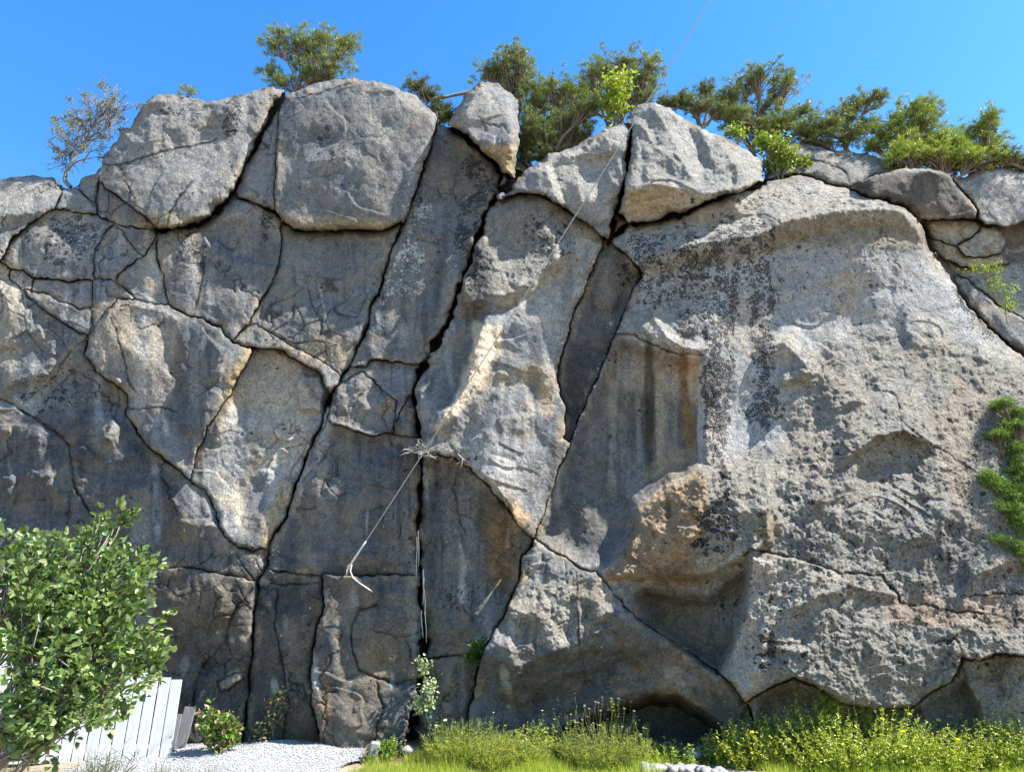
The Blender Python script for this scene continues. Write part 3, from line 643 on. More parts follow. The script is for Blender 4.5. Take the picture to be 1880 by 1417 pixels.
# column
paint(mask_poly([(845,540),(900,400),(960,362),(1090,425),(1060,560),(1030,640),(940,560)], 14), (.33, .31, .27), .8)
paint(mask_ell(955, 610, 44, 60), (.21, .22, .235), .7); paint(mask_poly([(872,590),(918,600),(905,680),(860,740),(800,795),(795,785),(850,700),(868,640)], 6, 8), (.48, .41, .30), .85)  # last patch paints the rib's sun fleck into the colour
paint(mask_ell(885, 700, 10, 20, 30), ORANGE, .6); paint(mask_ell(990, 690, 34, 20), TAN, .7); paint(mask_ell(1000, 730, 16, 26), TAN, .6)
paint(mask_ell(858, 545, 24, 16), BROWN, .6); paint(mask_ell(1020, 800, 30, 60), COOL, .5); paint(mask_ell(910, 870, 40, 40, 30), PALE, .6); paint(mask_ell(820, 660, 30, 80, 15), (.15, .155, .16), .6)
# boulders on top
paint(mask_poly([(985,290),(1145,225),(1130,420),(1010,360)], 12), (.36, .345, .31), .85); paint(mask_poly([(1150,222),(1200,190),(1400,290),(1395,345),(1150,350)], 12), (.35, .34, .31), .85)
paint(mask_poly([(1145,350),(1200,342),(1290,355),(1340,360),(1200,405),(1150,405)], 10, 8), (.36, .29, .19), .9)
paint(mask_poly([(850,270),(950,270),(945,330),(915,305)], 8), (.32, .24, .13), .9); paint(mask_ell(875, 200, 30, 44, 20), (.33, .31, .26), .6)
# recessed panel
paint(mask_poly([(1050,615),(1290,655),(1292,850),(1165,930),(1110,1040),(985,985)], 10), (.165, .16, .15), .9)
P_ = mask_poly([(1110,640),(1290,655),(1292,850),(1165,930),(1110,900)], 14, 4)
paint(P_ * sstep(.0, .4, streak), (.27, .245, .20), .75); paint(P_ * sstep(.05, .45, -streak), (.10, .095, .085), .7); paint(mask_ell(1192, 740, 9, 130, 0, .3), (.10, .085, .06), .85); paint(mask_ell(1212, 760, 9, 110, 0, .3), (.31, .27, .20), .6)
paint(mask_ell(1262, 740, 12, 100, -4, .3), (.22, .145, .07), .85); paint(mask_ell(1276, 680, 12, 50, 0, .3), (.42, .33, .24), .7); paint(mask_ell(1240, 850, 50, 20, -20), (.27, .22, .14), .6)
paint(mask_ell(1285, 760, 6, 110, 0, .2), (.42, .41, .38), .7); paint(mask_ell(1150, 1000, 40, 34), COOL, .5)
paint(mask_poly([(1060,560),(1110,450),(1170,500),(1130,600),(1060,760),(1030,730)], 10), (.16, .152, .14), .7); paint(mask_ell(1115, 520, 20, 50), (.27, .25, .22), .7)
# dome
D_ = mask_poly([(1150,430),(1406,330),(1560,345),(1700,410),(1880,650),(2300,800),(2300,1600),(1380,1600),(1290,1215),(1160,1120),(1165,930),(1290,850),(1290,660),(1180,600)], 12, 6)
paint(D_, (.345, .325, .285), .9)
paint(mask_poly([(1190,450),(1420,440),(1700,450),(1860,640),(1560,600),(1420,640),(1440,820),(1300,850),(1300,660),(1210,600)], 30, 40), (.275, .28, .285), .8)  # face shaded by the lip, its shade greyed into the colour
paint(mask_poly([(1400,430),(1450,405),(1570,392),(1690,400),(1700,450),(1500,455),(1400,470)], 12), (.245, .205, .14), .8)
paint(mask_poly([(1165,930),(1290,862),(1292,1000),(1180,1060),(1100,1060),(1150,1020)], 12, 16), (.46, .345, .225), .85)
paint(mask_ell(1240, 1045, 60, 30), (.30, .225, .14), .7); paint(mask_ell(1410, 965, 24, 34, 30), (.38, .28, .16), .7); paint(mask_ell(1440, 1040, 60, 14), (.48, .37, .25), .6)
paint(mask_ell(1700, 1120, 70, 30, 10, .5), (.46, .31, .20), .7); paint(mask_ell(1830, 1120, 90, 30, 8, .5), (.42, .31, .22), .6); paint(mask_ell(1860, 1040, 30, 20), (.42, .33, .24), .6)
paint(mask_poly([(1170,1080),(1250,1085),(1370,1060),(1320,1230),(1200,1150)], 12), (.24, .225, .20), .8); paint(mask_ell(1200, 1130, 34, 40), (.20, .16, .11), .7); paint(mask_ell(1330, 1120, 30, 70), (.29, .295, .31), .7)  # hollow darkened and blued: its shade painted in
paint(mask_poly([(1340,1240),(1380,1020),(1540,1060),(1500,1240)], 20), (.42, .39, .33), .6)
paint(mask_ell(1495, 880, 200, 60, -20), (.37, .34, .28), .5); paint(mask_ell(1250, 1000, 8, 10), DARK, .4)
# foot boulder: stains, plus lit face and shaded underside painted in
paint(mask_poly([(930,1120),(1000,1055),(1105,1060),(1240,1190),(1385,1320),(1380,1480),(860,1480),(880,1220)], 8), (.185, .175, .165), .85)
paint(mask_poly([(930,1130),(1000,1060),(1058,1055),(1066,1175),(955,1215)], 8, 6), (.40, .375, .31), .85); paint(mask_poly([(1062,1058),(1105,1062),(1130,1110),(1090,1160),(1068,1150)], 8, 6), (.38, .33, .25), .8)
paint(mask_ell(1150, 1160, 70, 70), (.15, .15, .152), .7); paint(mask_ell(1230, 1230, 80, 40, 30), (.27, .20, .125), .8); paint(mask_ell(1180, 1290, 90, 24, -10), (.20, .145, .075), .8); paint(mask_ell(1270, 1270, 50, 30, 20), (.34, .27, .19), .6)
paint(mask_ell(905, 1260, 26, 60, 10), (.135, .15, .175), .8)
# right ledges
paint(mask_poly([(1565,342),(1600,322),(1735,312),(1790,400),(1690,400)], 6), (.10, .095, .085), .9); paint(mask_ell(1750, 385, 44, 20), (.25, .19, .11), .6)  # overhung block front: its shade painted dark
paint(mask_poly([(1705,405),(1840,415),(1850,480),(1780,495),(1712,460)], 6), (.33, .28, .21), .8); paint(mask_poly([(1850,415),(2200,425),(2200,500),(1850,490)], 6), (.24, .19, .135), .8)
paint(mask_poly([(1745,505),(1880,590),(2200,700),(2200,790),(1880,655)], 6), (.19, .19, .19), .8)
paint(mask_poly([(1800,310),(2200,330),(2200,420),(1800,410)], 8), (.29, .285, .27), .8)
paint(mask_poly([(1388,1285),(1450,1255),(1540,1300),(1690,1298),(1770,1240),(1810,1480),(1380,1480)], 14), (.20, .18, .165), .6)  # shade of the recess under the lip painted in
# individual water stains
rs = np.random.RandomState(5)
for q_ in range(64):
    cx_ = rs.uniform(-200, 1060); cy_ = rs.uniform(480, 1200); hh_ = rs.uniform(40, 170); ww_ = rs.uniform(4, 20)
    paint(mask_ell(cx_, cy_, ww_, hh_, rs.uniform(-7, 7), .5, .5), [DARK, (.10, .11, .125), (.36, .355, .34), (.28, .25, .2), (.06, .062, .068)][q_ % 5], rs.uniform(.35, .75))
for q_ in range(30):
    cx_ = rs.uniform(1180, 1900); cy_ = rs.uniform(450, 1100); ww_ = rs.uniform(14, 60)
    paint(mask_ell(cx_, cy_, ww_, ww_ * rs.uniform(.8, 2.2), rs.uniform(-40, 40), .6, .5), [(.24, .235, .23), (.42, .40, .36), (.38, .31, .23)][q_ % 3], rs.uniform(.3, .6))
for pts, w, R, dep in J:                         # soil and damp in the closed seams
    if w == 0 and R < 13:
        for sl, d, sd, nx, ny in seg_near(pts, 6, WX, WY): T[sl] *= (1 - .75 * sstep(3.2, .6, d))[..., None]
T *= (1 - .6 * frac)[..., None]
T *= (1 - .65 * np.clip(1 - seam / .009, 0, 1) * sstep(-.2, .3, gnoise(u_, v_, 64)))[..., None]
# growths
def grow(A, m, v): A[...] = np.maximum(A, m * v)
blk = .55 + .45 * fbm(PX / 40, PY / 60, 3, 91)
vs = .80 + .25 * sstep(-.25, .35, fbm(PX / 22, PY / 130, 3, 93)); grow(BL, mask_poly([(1150,440),(1300,400),(1420,405),(1420,470),(1380,530),(1290,560),(1220,520),(1160,490)], 20, 30) * vs, .72); grow(BL, mask_ell(1322, 640, 32, 210, 0, .5) * vs, .95); grow(BL, mask_ell(1402, 600, 26, 230, 0, .5) * vs, .85); grow(BL, mask_ell(1262, 540, 30, 100, 0, .6) * vs, .8); grow(BL, mask_ell(1180, 500, 40, 60, 0, .6), .7); grow(BL, mask_ell(1320, 740, 28, 120, 0, .4), .95)
grow(BL, mask_ell(1400, 740, 34, 130, 0, .6), .62); grow(BL, mask_ell(1500, 500, 200, 60), .40); grow(BL, mask_ell(1320, 960, 50, 60), .75)
grow(BL, mask_ell(1340, 1110, 26, 60), .55); grow(BL, mask_ell(1480, 370, 170, 26), .5); grow(BL, mask_ell(1400, 1190, 26, 50, 20), .65); grow(BL, mask_ell(1830, 920, 60, 30), .6)
grow(BL, mask_poly([(1300,850),(1880,660),(2200,800),(2200,1250),(1400,1250)], 40, 40), .40)
grow(BL, mask_ell(870, 390, 26, 90, 20), .8); grow(BL, mask_ell(870, 310, 30, 26), .7); grow(BL, mask_ell(770, 400, 20, 60, 15), .5); grow(BL, mask_ell(1010, 440, 60, 50), .55); grow(BL, mask_ell(880, 500, 30, 50, 20), .7)
grow(BL, mask_ell(425, 215, 18, 44, 10), .85); grow(BL, mask_ell(600, 250, 30, 60), .5); grow(BL, mask_ell(330, 200, 60, 26), .45); grow(BL, mask_ell(120, 440, 80, 50), .6); grow(BL, mask_ell(350, 480, 40, 60), .55)
grow(BL, mask_ell(90, 720, 60, 60), .5); grow(BL, mask_ell(490, 400, 14, 50), .7); grow(BL, mask_ell(840, 1100, 60, 40), .5); grow(BL, mask_ell(1500, 300, 80, 30), .45); grow(BL, mask_ell(1690, 600, 150, 60), .35)
grow(WH, mask_poly([(750,380),(790,380),(780,540),(700,560),(720,470)], 10, 14), .85); grow(WH, mask_ell(760, 350, 20, 60, 15), .6); grow(WH, mask_ell(1120, 600, 12, 30, 15), .6); grow(WH, mask_ell(1190, 610, 20, 30, -20), .6)
for p_ in ([(1096,472),(1060,560),(1035,640)], [(1150,570),(1110,655),(1075,740),(1050,800)]):
    for sl, d, sd, nx, ny in seg_near(p_, 12, WX, WY): WH[sl] = np.maximum(WH[sl], .75 * sstep(11, 2, d))
grow(WH, mask_poly([(1150,430),(1420,400),(1420,560),(1300,640),(1170,520)], 20, 20), .6); paint(mask_poly([(945,1215),(1060,1182),(1125,1125),(1230,1190),(1200,1270),(960,1330),(930,1290)], 10, 10), (.115, .113, .112), .8); grow(WH, mask_ell(480, 1020, 60, 30), .5); grow(WH, mask_ell(100, 600, 80, 50), .5); grow(WH, mask_ell(1130, 300, 200, 80), .35); grow(WH, mask_ell(1700, 1000, 300, 300), .3); grow(WH, mask_ell(1480, 1300, 80, 40), .6)  # also paints shade on the foot boulder's overhung underside
grow(WH, mask_ell(130, 450, 90, 50), .5); grow(WH, mask_ell(400, 910, 80, 50), .35); grow(WH, mask_ell(850, 400, 60, 80), .4); grow(WH, mask_ell(1060, 1280, 40, 30), .4); grow(WH, mask_ell(380, 230, 120, 40), .35)
def film_and_shade(poly, k, soft=24, rag=26):          # darkens colour: water film, plus shade painted into recesses and undersides
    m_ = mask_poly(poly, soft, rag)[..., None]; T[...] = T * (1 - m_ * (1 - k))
film_and_shade([(-300,760),(230,760),(400,1000),(500,1000),(620,790),(775,800),(780,1480),(-300,1480)], .58)
film_and_shade([(776,838),(850,855),(975,985),(930,1110),(890,1190),(780,1205)], .60, 10, 10); film_and_shade([(780,1205),(890,1195),(860,1340),(780,1400)], .75, 10, 10)
film_and_shade([(810,240),(915,310),(840,540),(770,680),(650,670),(720,470)], .72, 12, 14); film_and_shade([(470,430),(720,425),(640,680),(470,600)], .78, 12, 20)
film_and_shade([(300,430),(510,410),(500,500),(420,620),(310,560)], .82, 12, 20); film_and_shade([(1040,640),(1110,450),(1175,500),(1050,800),(1030,740)], .62, 8, 6)
film_and_shade([(1050,640),(1130,615),(1288,655),(1288,850),(1165,925),(1160,980),(1110,1040),(985,985)], .68, 10, 8); film_and_shade([(560,1060),(770,1060),(770,1380),(580,1380)], .95)
film_and_shade([(330,560),(440,640),(390,760),(340,860),(290,700)], .72, 16, 20); film_and_shade([(0,500),(170,620),(230,740),(0,730)], .85, 20, 30)
film_and_shade([(510,180),(790,200),(730,415),(510,420)], .80, 14, 10); film_and_shade([(950,1420),(1040,1330),(1200,1285),(1330,1345),(1375,1480)], .28, 12, 8)  # second zone paints the cave's darkness into the colour
film_and_shade([(775,690),(860,560),(870,700),(800,790)], .7, 10, 8); film_and_shade([(1165,1075),(1370,1050),(1320,1235),(1200,1155)], .72, 10, 8); film_and_shade([(860,1195),(1060,1185),(1240,1195),(1380,1320),(860,1400)], .66, 10, 8)  # rib's dark side, hollow, boulder underside: shade put into the colour
film_and_shade([(1410,250),(1600,280),(1740,310),(1690,340),(1560,345),(1420,330)], .8, 8, 8)
T *= np.array([.945, .955, .96])
paint(mask_poly([(1322,1240),(1352,1180),(1372,1110),(1386,1020),(1440,1020),(1540,1056),(1470,1100),(1420,1200),(1390,1270)], 6, 10), (.44, .41, .35), .75)  # sunlit edge of the block, its light painted in as paler colour
# colours that sit on top of the darkened zones
jo = sstep(20, 4, SDF) * sstep(-.1, .5, fbm(PX / 48, PY / 48, 3, 95))
paint(jo, (.25, .205, .14), .6); paint(sstep(9, 1, SDF) * sstep(-.2, .4, fbm(PX / 30, PY / 30, 3, 96)), (.085, .08, .075), .7)
paint(mask_ell(1192, 740, 9, 130, 0, .3), (.055, .045, .03), .85); paint(mask_ell(1212, 770, 8, 120, 0, .3), (.25, .215, .155), .75); paint(mask_ell(1172, 740, 5, 110, 0, .3), (.2, .185, .15), .6)
paint(mask_ell(1262, 740, 12, 105, -4, .3), (.17, .105, .045), .85); paint(mask_ell(1274, 690, 11, 60, 0, .3), (.42, .32, .22), .8); paint(mask_ell(1240, 850, 50, 18, -20), (.25, .19, .11), .6); paint(mask_ell(1287, 770, 6, 100, 0, .2), (.42, .41, .39), .8)
paint(mask_ell(1080, 800, 14, 120, 8, .5), (.11, .105, .10), .5); paint(mask_ell(1125, 760, 8, 120, 0, .4), (.20, .185, .155), .5)
paint(mask_poly([(1166,932),(1230,885),(1292,862),(1296,980),(1240,1050),(1170,1064),(1108,1060),(1148,1020)], 8, 12), (.50, .355, .215), .85)
paint(mask_ell(1238, 1058, 50, 20), (.25, .18, .10), .6); paint(mask_ell(1225, 935, 6, 20), (.09, .07, .05), .7); paint(mask_ell(1200, 975, 4, 22), (.09, .07, .05), .7)
paint(mask_ell(925, 1010, 24, 90, -5, .5), (.19, .125, .06), .7); paint(mask_ell(950, 960, 18, 26), (.40, .26, .14), .7)
paint(mask_poly([(872,590),(918,600),(905,680),(860,740),(800,795),(795,785),(850,700),(868,640)], 6, 6), (.52, .45, .34), .8); paint(mask_ell(955, 690, 44, 15, -12, .8, .7), (.33, .27, .18), .45); paint(mask_ell(1003, 730, 14, 34), (.33, .26, .17), .7)  # bright rib first: the sun fleck painted in
paint(mask_poly([(1230,1190),(1340,1260),(1300,1290),(1180,1270),(1120,1290),(1150,1230)], 12, 14), (.22, .17, .11), .55); paint(mask_ell(1245, 1240, 40, 14, 20), (.36, .29, .2), .6)
paint(mask_poly([(1568,342),(1600,322),(1735,314),(1788,398),(1690,396)], 5, 4), (.075, .07, .065), .92)  # overhung block front darkened further, shade put into its colour
for q_ in range(60):                           # small pale rub marks and drips on the shaded faces
    cx_ = rs.uniform(0, 1050); cy_ = rs.uniform(420, 1300); paint(mask_ell(cx_, cy_, rs.uniform(2, 9), rs.uniform(5, 34), rs.uniform(-14, 14), .8, .6), (.33, .325, .31), rs.uniform(.3, .8))
spk = sstep(-.1, .55, fbm(PX / 55, PY / 55, 4, 97)); grow(BL, spk, .34); grow(WH, sstep(-.1, .5, fbm(PX / 60, PY / 60, 4, 98)), .32)
BL *= np.clip(blk + .6, .5, 1.25); WH *= np.clip(blk + .3, .3, 1.1)

# ---------------------------------------------------------------- cut the relief into its blocks
# seed x, y, stand-out in metres, slope to the right, slope downwards (metres per 100 px), name, depth behind the face
CLIFF_O = (0.0, 11.5, 0.0)
cliff = empty('cliff', CLIFF_O, None, None, kind='structure')
REG = [
 (1466,382,.12,0,0,'rock_block','dome'), (1500,1330,-.35,0,0,'rock_block','dome'), (68,1247,-.05,.0,-.04,'rock_block',None), (-13,778,.0,.0,-.01,'rock_block',None),
 (1100,1292,.30,0,0,'rock_block',None), (935,648,.32,-.03,.08,'rock_block',None), (640,1084,.20,0,.03,'rock_block',None), (642,285,.50,0,-.05,'rock_block',None),
 (631,931,.02,0,-.02,'rock_block',None), (478,817,-.06,-.04,.06,'rock_block',None), (790,463,.10,-.02,.03,'rock_block',None), (812,880,.0,.0,-.02,'rock_block',None),
 (255,660,.24,.0,.03,'rock_block',None), (2016,558,-.7,0,.2,'rock_block',None), (320,250,.45,0,.05,'rock_block',None), (519,1250,-.08,0,-.03,'rock_block',None),
 (598,527,.06,0,.04,'rock_block',None), (-87,386,.15,0,.35,'rock_block',None), (407,485,.14,0,.02,'rock_block',None), (1976,367,-.3,0,.0,'rock_block',None),
 (1992,663,-.35,0,.25,'rock_block',None), (813,1339,-.1,0,.0,'rock_block',None),
 (1091,590,-.14,0,-.02,'rock_block',None), (106,460,.12,0,.06,'rock_block',None), (1670,350,-.1,0,-.35,'rock_block',None), (1511,305,-.6,0,.35,'rock_block',None),
 (2008,436,-.95,0,-.1,'rock_block',None), (665,750,.16,0,.12,'rock_block',None), (2016,468,-.9,0,.1,'rock_block',None), (490,300,.28,0,.02,'rock_block',None),
]
LABR = {}
dil = LAB.copy()                                    # a node inside a joint belongs to the block on its own side
sj, si = np.where((LAB == 0) & ROCK)
for reach in (3.0, 4.5, 6.5):
    tj = np.clip(np.round(sj + DIRY[sj, si] * reach / STEP).astype(int), 0, NY - 1); ti_ = np.clip(np.round(si + DIRX[sj, si] * reach / STEP).astype(int), 0, NX - 1)
    got = LAB[tj, ti_]; cur = dil[sj, si]; dil[sj, si] = np.where(cur == 0, got, cur)
RAY = ray(PX, PY); TW = wall_t(RAY)

def grid_block(ids, name, plane, parent=None, skirt=.75, label=None, cat=None, group=None, extra=None):
    m_in = np.isin(LAB, ids)
    # nodes inside the block, right up to the joint
    near = np.isin(dil, ids) & (SDF > 0) & ROCK
    inside = m_in | near
    js, is_ = np.where(inside)
    j0, j1 = max(js.min() - 1, 0), min(js.max() + 2, NY); i0, i1 = max(is_.min() - 1, 0), min(is_.max() + 2, NX)
    sl = (slice(j0, j1), slice(i0, i1)); ins = inside[sl]
    cell = ins[:-1, :-1] | ins[1:, :-1] | ins[:-1, 1:] | ins[1:, 1:]
    need = np.zeros(ins.shape, bool)
    need[:-1, :-1] |= cell; need[1:, :-1] |= cell; need[:-1, 1:] |= cell; need[1:, 1:] |= cell
    rim = need & ~ins
    # direction of the block seen from its joints, averaged from the inside neighbours
    dx = np.where(ins, DIRX[sl], 0); dy = np.where(ins, DIRY[sl], 0); qx = np.zeros(dx.shape); qy = np.zeros(dx.shape)
    for a in (-1, 0, 1):
        for b in (-1, 0, 1):
            if a or b:
                qx += np.roll(np.roll(dx, a, 0), b, 1); qy += np.roll(np.roll(dy, a, 0), b, 1)
    ql = np.hypot(qx, qy) + 1e-9; qx /= ql; qy /= ql
    ox = NEX[sl] + qx * WID[sl]; oy = NEY[sl] + qy * WID[sl]         # in drifted coordinates
    bx = PX[sl] + np.clip(ox - WX[sl], -4, 4); by = PY[sl] + np.clip(oy - WY[sl], -4, 4)
    x = np.where(rim, bx, PX[sl]); y = np.where(rim, by, PY[sl])
    h0, a_, b_, cx, cy = plane
    if isinstance(h0, tuple): h = h0[0] + h0[1][sl]
    else: h = h0 + a_ * (x - cx) / 100 + b_ * (y - cy) / 100
    Qs = Q[sl]
    h = h + G[sl] - Qs - np.where(rim, .03, 0)
    d = ray(x, y); t = wall_t(d) - h
    P = CAM + d * t[..., None]
    idx = np.full(ins.shape, -1); idx[need] = np.arange(need.sum())
    cj, ci = np.where(cell)
    quad = np.stack([idx[cj, ci], idx[cj + 1, ci], idx[cj + 1, ci + 1], idx[cj, ci + 1]], 1)
    V = P[need]; tint = np.concatenate([T[sl][need], np.ones((need.sum(), 1))], 1)
    gr = np.stack([BL[sl][need], WH[sl][need], ROUGH[sl][need], np.ones(need.sum())], 1)
    # sides, running back into the hill
    e = np.concatenate([quad[:, [0, 1]], quad[:, [1, 2]], quad[:, [2, 3]], quad[:, [3, 0]]])
    key = np.sort(e, 1); key = key[:, 0] * (len(V) + 1) + key[:, 1]
    u, inv, cnt = np.unique(key, return_inverse=True, return_counts=True)
    be = e[cnt[inv] == 1]
    bv = np.unique(be); mp = np.full(len(V), -1); mp[bv] = np.arange(len(bv))
    cen = V.mean(0); dd = V[bv] - CAM; dd /= np.linalg.norm(dd, axis=1, keepdims=True)
    rings = [V[bv]]; n1 = len(V)
    for k, f in ((.35, .0), (1.0, .03)):
        rings.append(V[bv] + dd * skirt * k + (cen - V[bv]) * f)
    VV = np.concatenate([V] + rings); nb = len(bv); Fs = [quad]
    a0, b0 = mp[be[:, 0]], mp[be[:, 1]]
    for r in range(2):
        o = n1 + r * nb; Fs.append(np.stack([b0 + o, a0 + o, a0 + o + nb, b0 + o + nb], 1))
    tint = np.concatenate([tint] + [tint[bv] * (1, 1, 1, 1)] * 3); gr = np.concatenate([gr] + [gr[bv]] * 3)
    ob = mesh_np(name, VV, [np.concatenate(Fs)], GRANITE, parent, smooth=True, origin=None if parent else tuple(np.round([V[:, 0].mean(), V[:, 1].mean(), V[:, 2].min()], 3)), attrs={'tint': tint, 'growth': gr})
    tag(ob, label, cat, group)
    return ob

ids, cnts = np.unique(LAB[LAB > 0], return_counts=True)
seedmap = {}
def lab_at(x, y): return LAB[int(round((y - Y0) / STEP)), int(round((x - X0) / STEP))]
for r in REG:
    l = lab_at(r[0], r[1])
    if l: seedmap[l] = r
BOULD = {lab_at(898, 210): (.75, 'tall boulder on the skyline with a pine branch beside it and a tan underside'),
         lab_at(1071, 326): (.42, 'pale boulder on top of the cliff, left of the pair with the touching split'),
         lab_at(1248, 310): (.52, 'big rounded boulder on top of the cliff with a brown overhanging underside')}
BOULD.pop(0, None)
STONE_L = {(1752,428), (1806,446), (1769,470)}
for l, c in zip(ids, cnts):
    if c < 30: continue
    m = LAB == l; cx, cy = PX[m].mean(), PY[m].mean()
    if l in BOULD:
        h, lb = BOULD[l]
        grid_block([l], 'boulder', (h, 0, .0, cx, cy), None, 1.3, lb, 'boulder', 'boulders perched on top of the cliff'); continue
    r = seedmap.get(l)
    if r is None:
        rr = (l * 7919 % 100) / 100.0
        h = .02 + .14 * rr
        if cx > 1700: h = -.75 + .2 * rr
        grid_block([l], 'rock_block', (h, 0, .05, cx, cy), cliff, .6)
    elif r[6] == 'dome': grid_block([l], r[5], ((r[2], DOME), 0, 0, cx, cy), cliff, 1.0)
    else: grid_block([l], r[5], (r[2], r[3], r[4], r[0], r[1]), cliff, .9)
# rock seen deep in the joints, behind every block
k = 4; sel = (slice(0, NY, k), slice(0, NX, k)); rk = inpoly([(x, y + 3) for x, y in SKY] + [(2200, 1600), (-320, 1600)], PX[sel], PY[sel])
Pb = CAM + RAY[sel] * (TW[sel] + .85 + .1 * fbm(PX[sel] / 60, PY[sel] / 60, 2, 5))[..., None]
cellb = rk[:-1, :-1] & rk[1:, :-1] & rk[:-1, 1:] & rk[1:, 1:]; nidx = np.arange(rk.size).reshape(rk.shape); cj, ci = np.where(cellb)
qb = np.stack([nidx[cj, ci], nidx[cj + 1, ci], nidx[cj + 1, ci + 1], nidx[cj, ci + 1]], 1); used = np.unique(qb); mp = np.zeros(rk.size, int); mp[used] = np.arange(len(used))
mesh_np('inner_rock', Pb.reshape(-1, 3)[used], mp[qb], GRANITE, cliff, smooth=True, attrs={'tint': np.tile([.12, .11, .1, 1], (len(used), 1)), 'growth': np.tile([0, 0, .4, 1], (len(used), 1))})

# ---------------------------------------------------------------- ground, plateau
rng = np.random.RandomState(11)
def leaf_material(name, rough=.5, trans=.35, spec=.4):
    m, nt, b = new_mat(name, rough, spec=spec)
    col = N(nt, 'ShaderNodeVertexColor', layer_name='tint').outputs['Color']
    tc = N(nt, 'ShaderNodeTexCoord').outputs['Object']
    c = mix_c(nt, .6, col, ramp(nt, noise(nt, tc, 40, 3), [(.3, (.6, .62, .6)), (.7, (1.3, 1.3, 1.25))]), 'MULTIPLY')
    nt.links.new(c, b.inputs['Base Color'])
    tr = N(nt, 'ShaderNodeBsdfTranslucent'); c2 = mix_c(nt, 1.0, c, (1.25, 1.35, .6), 'MULTIPLY'); nt.links.new(c2, tr.inputs[0])
    mx = N(nt, 'ShaderNodeMixShader'); mx.inputs[0].default_value = trans
    nt.links.new(b.outputs[0], mx.inputs[1]); nt.links.new(tr.outputs[0], mx.inputs[2])
    nt.links.new(mx.outputs[0], nt.nodes['Material Output'].inputs['Surface'])
    return m
LEAF = leaf_material('broad_leaf', .38, .3, .5); NEEDLE = leaf_material('needles', .55, .18, .3); SOFT = leaf_material('soft_foliage', .6, .5, .25)
def simple(name, c1, c2, scale, rough=.85, bump=.3, dist=.02, stretch=None):
    m, nt, b = new_mat(name, rough, spec=.25); tc = N(nt, 'ShaderNodeTexCoord').outputs['Object']
    if stretch:
        mp_ = N(nt, 'ShaderNodeMapping'); mp_.inputs['Scale'].default_value = stretch; nt.links.new(tc, mp_.inputs[0]); tc = mp_.outputs[0]
    f = noise(nt, tc, scale, 6, .65); nt.links.new(ramp(nt, f, [(.3, c1), (.7, c2)]), b.inputs['Base Color'])
    bp = N(nt, 'ShaderNodeBump'); bp.inputs['Strength'].default_value = bump; bp.inputs['Distance'].default_value = dist
    nt.links.new(f, bp.inputs['Height']); nt.links.new(bp.outputs[0], b.inputs['Normal']); return m
BARK = simple('pine_bark', (.10, .07, .05), (.27, .19, .14), 14, .9, .8)
GREYBARK = simple('grey_bark', (.12, .105, .09), (.30, .27, .24), 18, .9, .8)
SOIL = simple('soil', (.15, .12, .085), (.36, .29, .21), 3, .95, .8, .04)
TURF = simple('turf', (.05, .07, .02), (.16, .17, .07), 2.4, .95, .8, .05)
GRAVEL = simple('pale_gravel', (.24, .24, .245), (.46, .455, .45), 60, .9, 1.0, .02)
STONE = simple('white_stone', (.16, .155, .15), (.34, .33, .315), 9, .85, .6)
PAINT = simple('white_paint', (.42, .425, .43), (.62, .625, .63), 5, .55, .3, .006, (9, 9, .7))
OLDWOOD = simple('weathered_wood', (.10, .105, .11), (.24, .245, .25), 6, .85, .5, .01, (12, 12, .8))
ROPE = simple('rope', (.50, .47, .42), (.78, .75, .69), 60, .8, .4)
DEADTWIG = simple('bleached_twig', (.42, .38, .33), (.66, .62, .55), 30, .85, .4)
STEEL = simple('galvanised_steel', (.25, .25, .25), (.45, .45, .45), 40, .45, .1)

def grid_sheet(name, xs, ys, zf, mat, kind='structure', parent=None, smooth=True):
    XX, YY = np.meshgrid(xs, ys); ZZ = zf(XX, YY); V = np.stack([XX, YY, ZZ], -1).reshape(-1, 3)
    n, m_ = XX.shape; i = np.arange(n * m_).reshape(n, m_)
    F_ = np.stack([i[:-1, :-1].ravel(), i[:-1, 1:].ravel(), i[1:, 1:].ravel(), i[1:, :-1].ravel()], 1)
    o = mesh_np(name, V, F_, mat, parent, smooth=smooth); return tag(o, kind=kind)
def gz(x, y):
    return .05 * fbm(x / 1.3, y / 1.3, 3, 7) + .10 * sstep(9.8, 11.4, y) - .02
xs = np.concatenate([[-400, -120, -50, -25, -14], np.arange(-10, 10.1, .12), [14, 25, 50, 120, 400]])
ys = np.concatenate([[-400, -120, -40, -15, -5, 0, 4, 6, 7.5], np.arange(8.2, 12.6, .12), [14, 18]])
grid_sheet('ground', xs, ys, gz, SOIL)
# pale gravel path at the fence, a sheet with pebbles on it
gp = []
def path_z(x, y): return gz(x, y) + .03 + .10 * np.exp(-((x + 3.2) / 1.3) ** 2 - ((y - 10.7) / .5) ** 2)
pts_ = np.stack(np.meshgrid(np.arange(-6.0, -1.85, .05), np.arange(8.4, 11.3, .05)), -1).reshape(-1, 2)
def on_path(x, y): return (x < -2.05 + .12 * np.sin(y * 5)) & (y < 11.05 - .1 * np.sin(x * 3)) & (x > -5.6)
XXp, YYp = np.meshgrid(np.arange(-5.8, -1.9, .045), np.arange(8.3, 11.25, .045)); Zp = path_z(XXp, YYp)
okp = on_path(XXp, YYp); ii = np.arange(XXp.size).reshape(XXp.shape)
cp = okp[:-1, :-1] & okp[1:, 1:] & okp[1:, :-1] & okp[:-1, 1:]; cj, ci = np.where(cp)
Fq = np.stack([ii[cj, ci], ii[cj, ci + 1], ii[cj + 1, ci + 1], ii[cj + 1, ci]], 1); us = np.unique(Fq); mp2 = np.zeros(XXp.size, int); mp2[us] = np.arange(len(us))
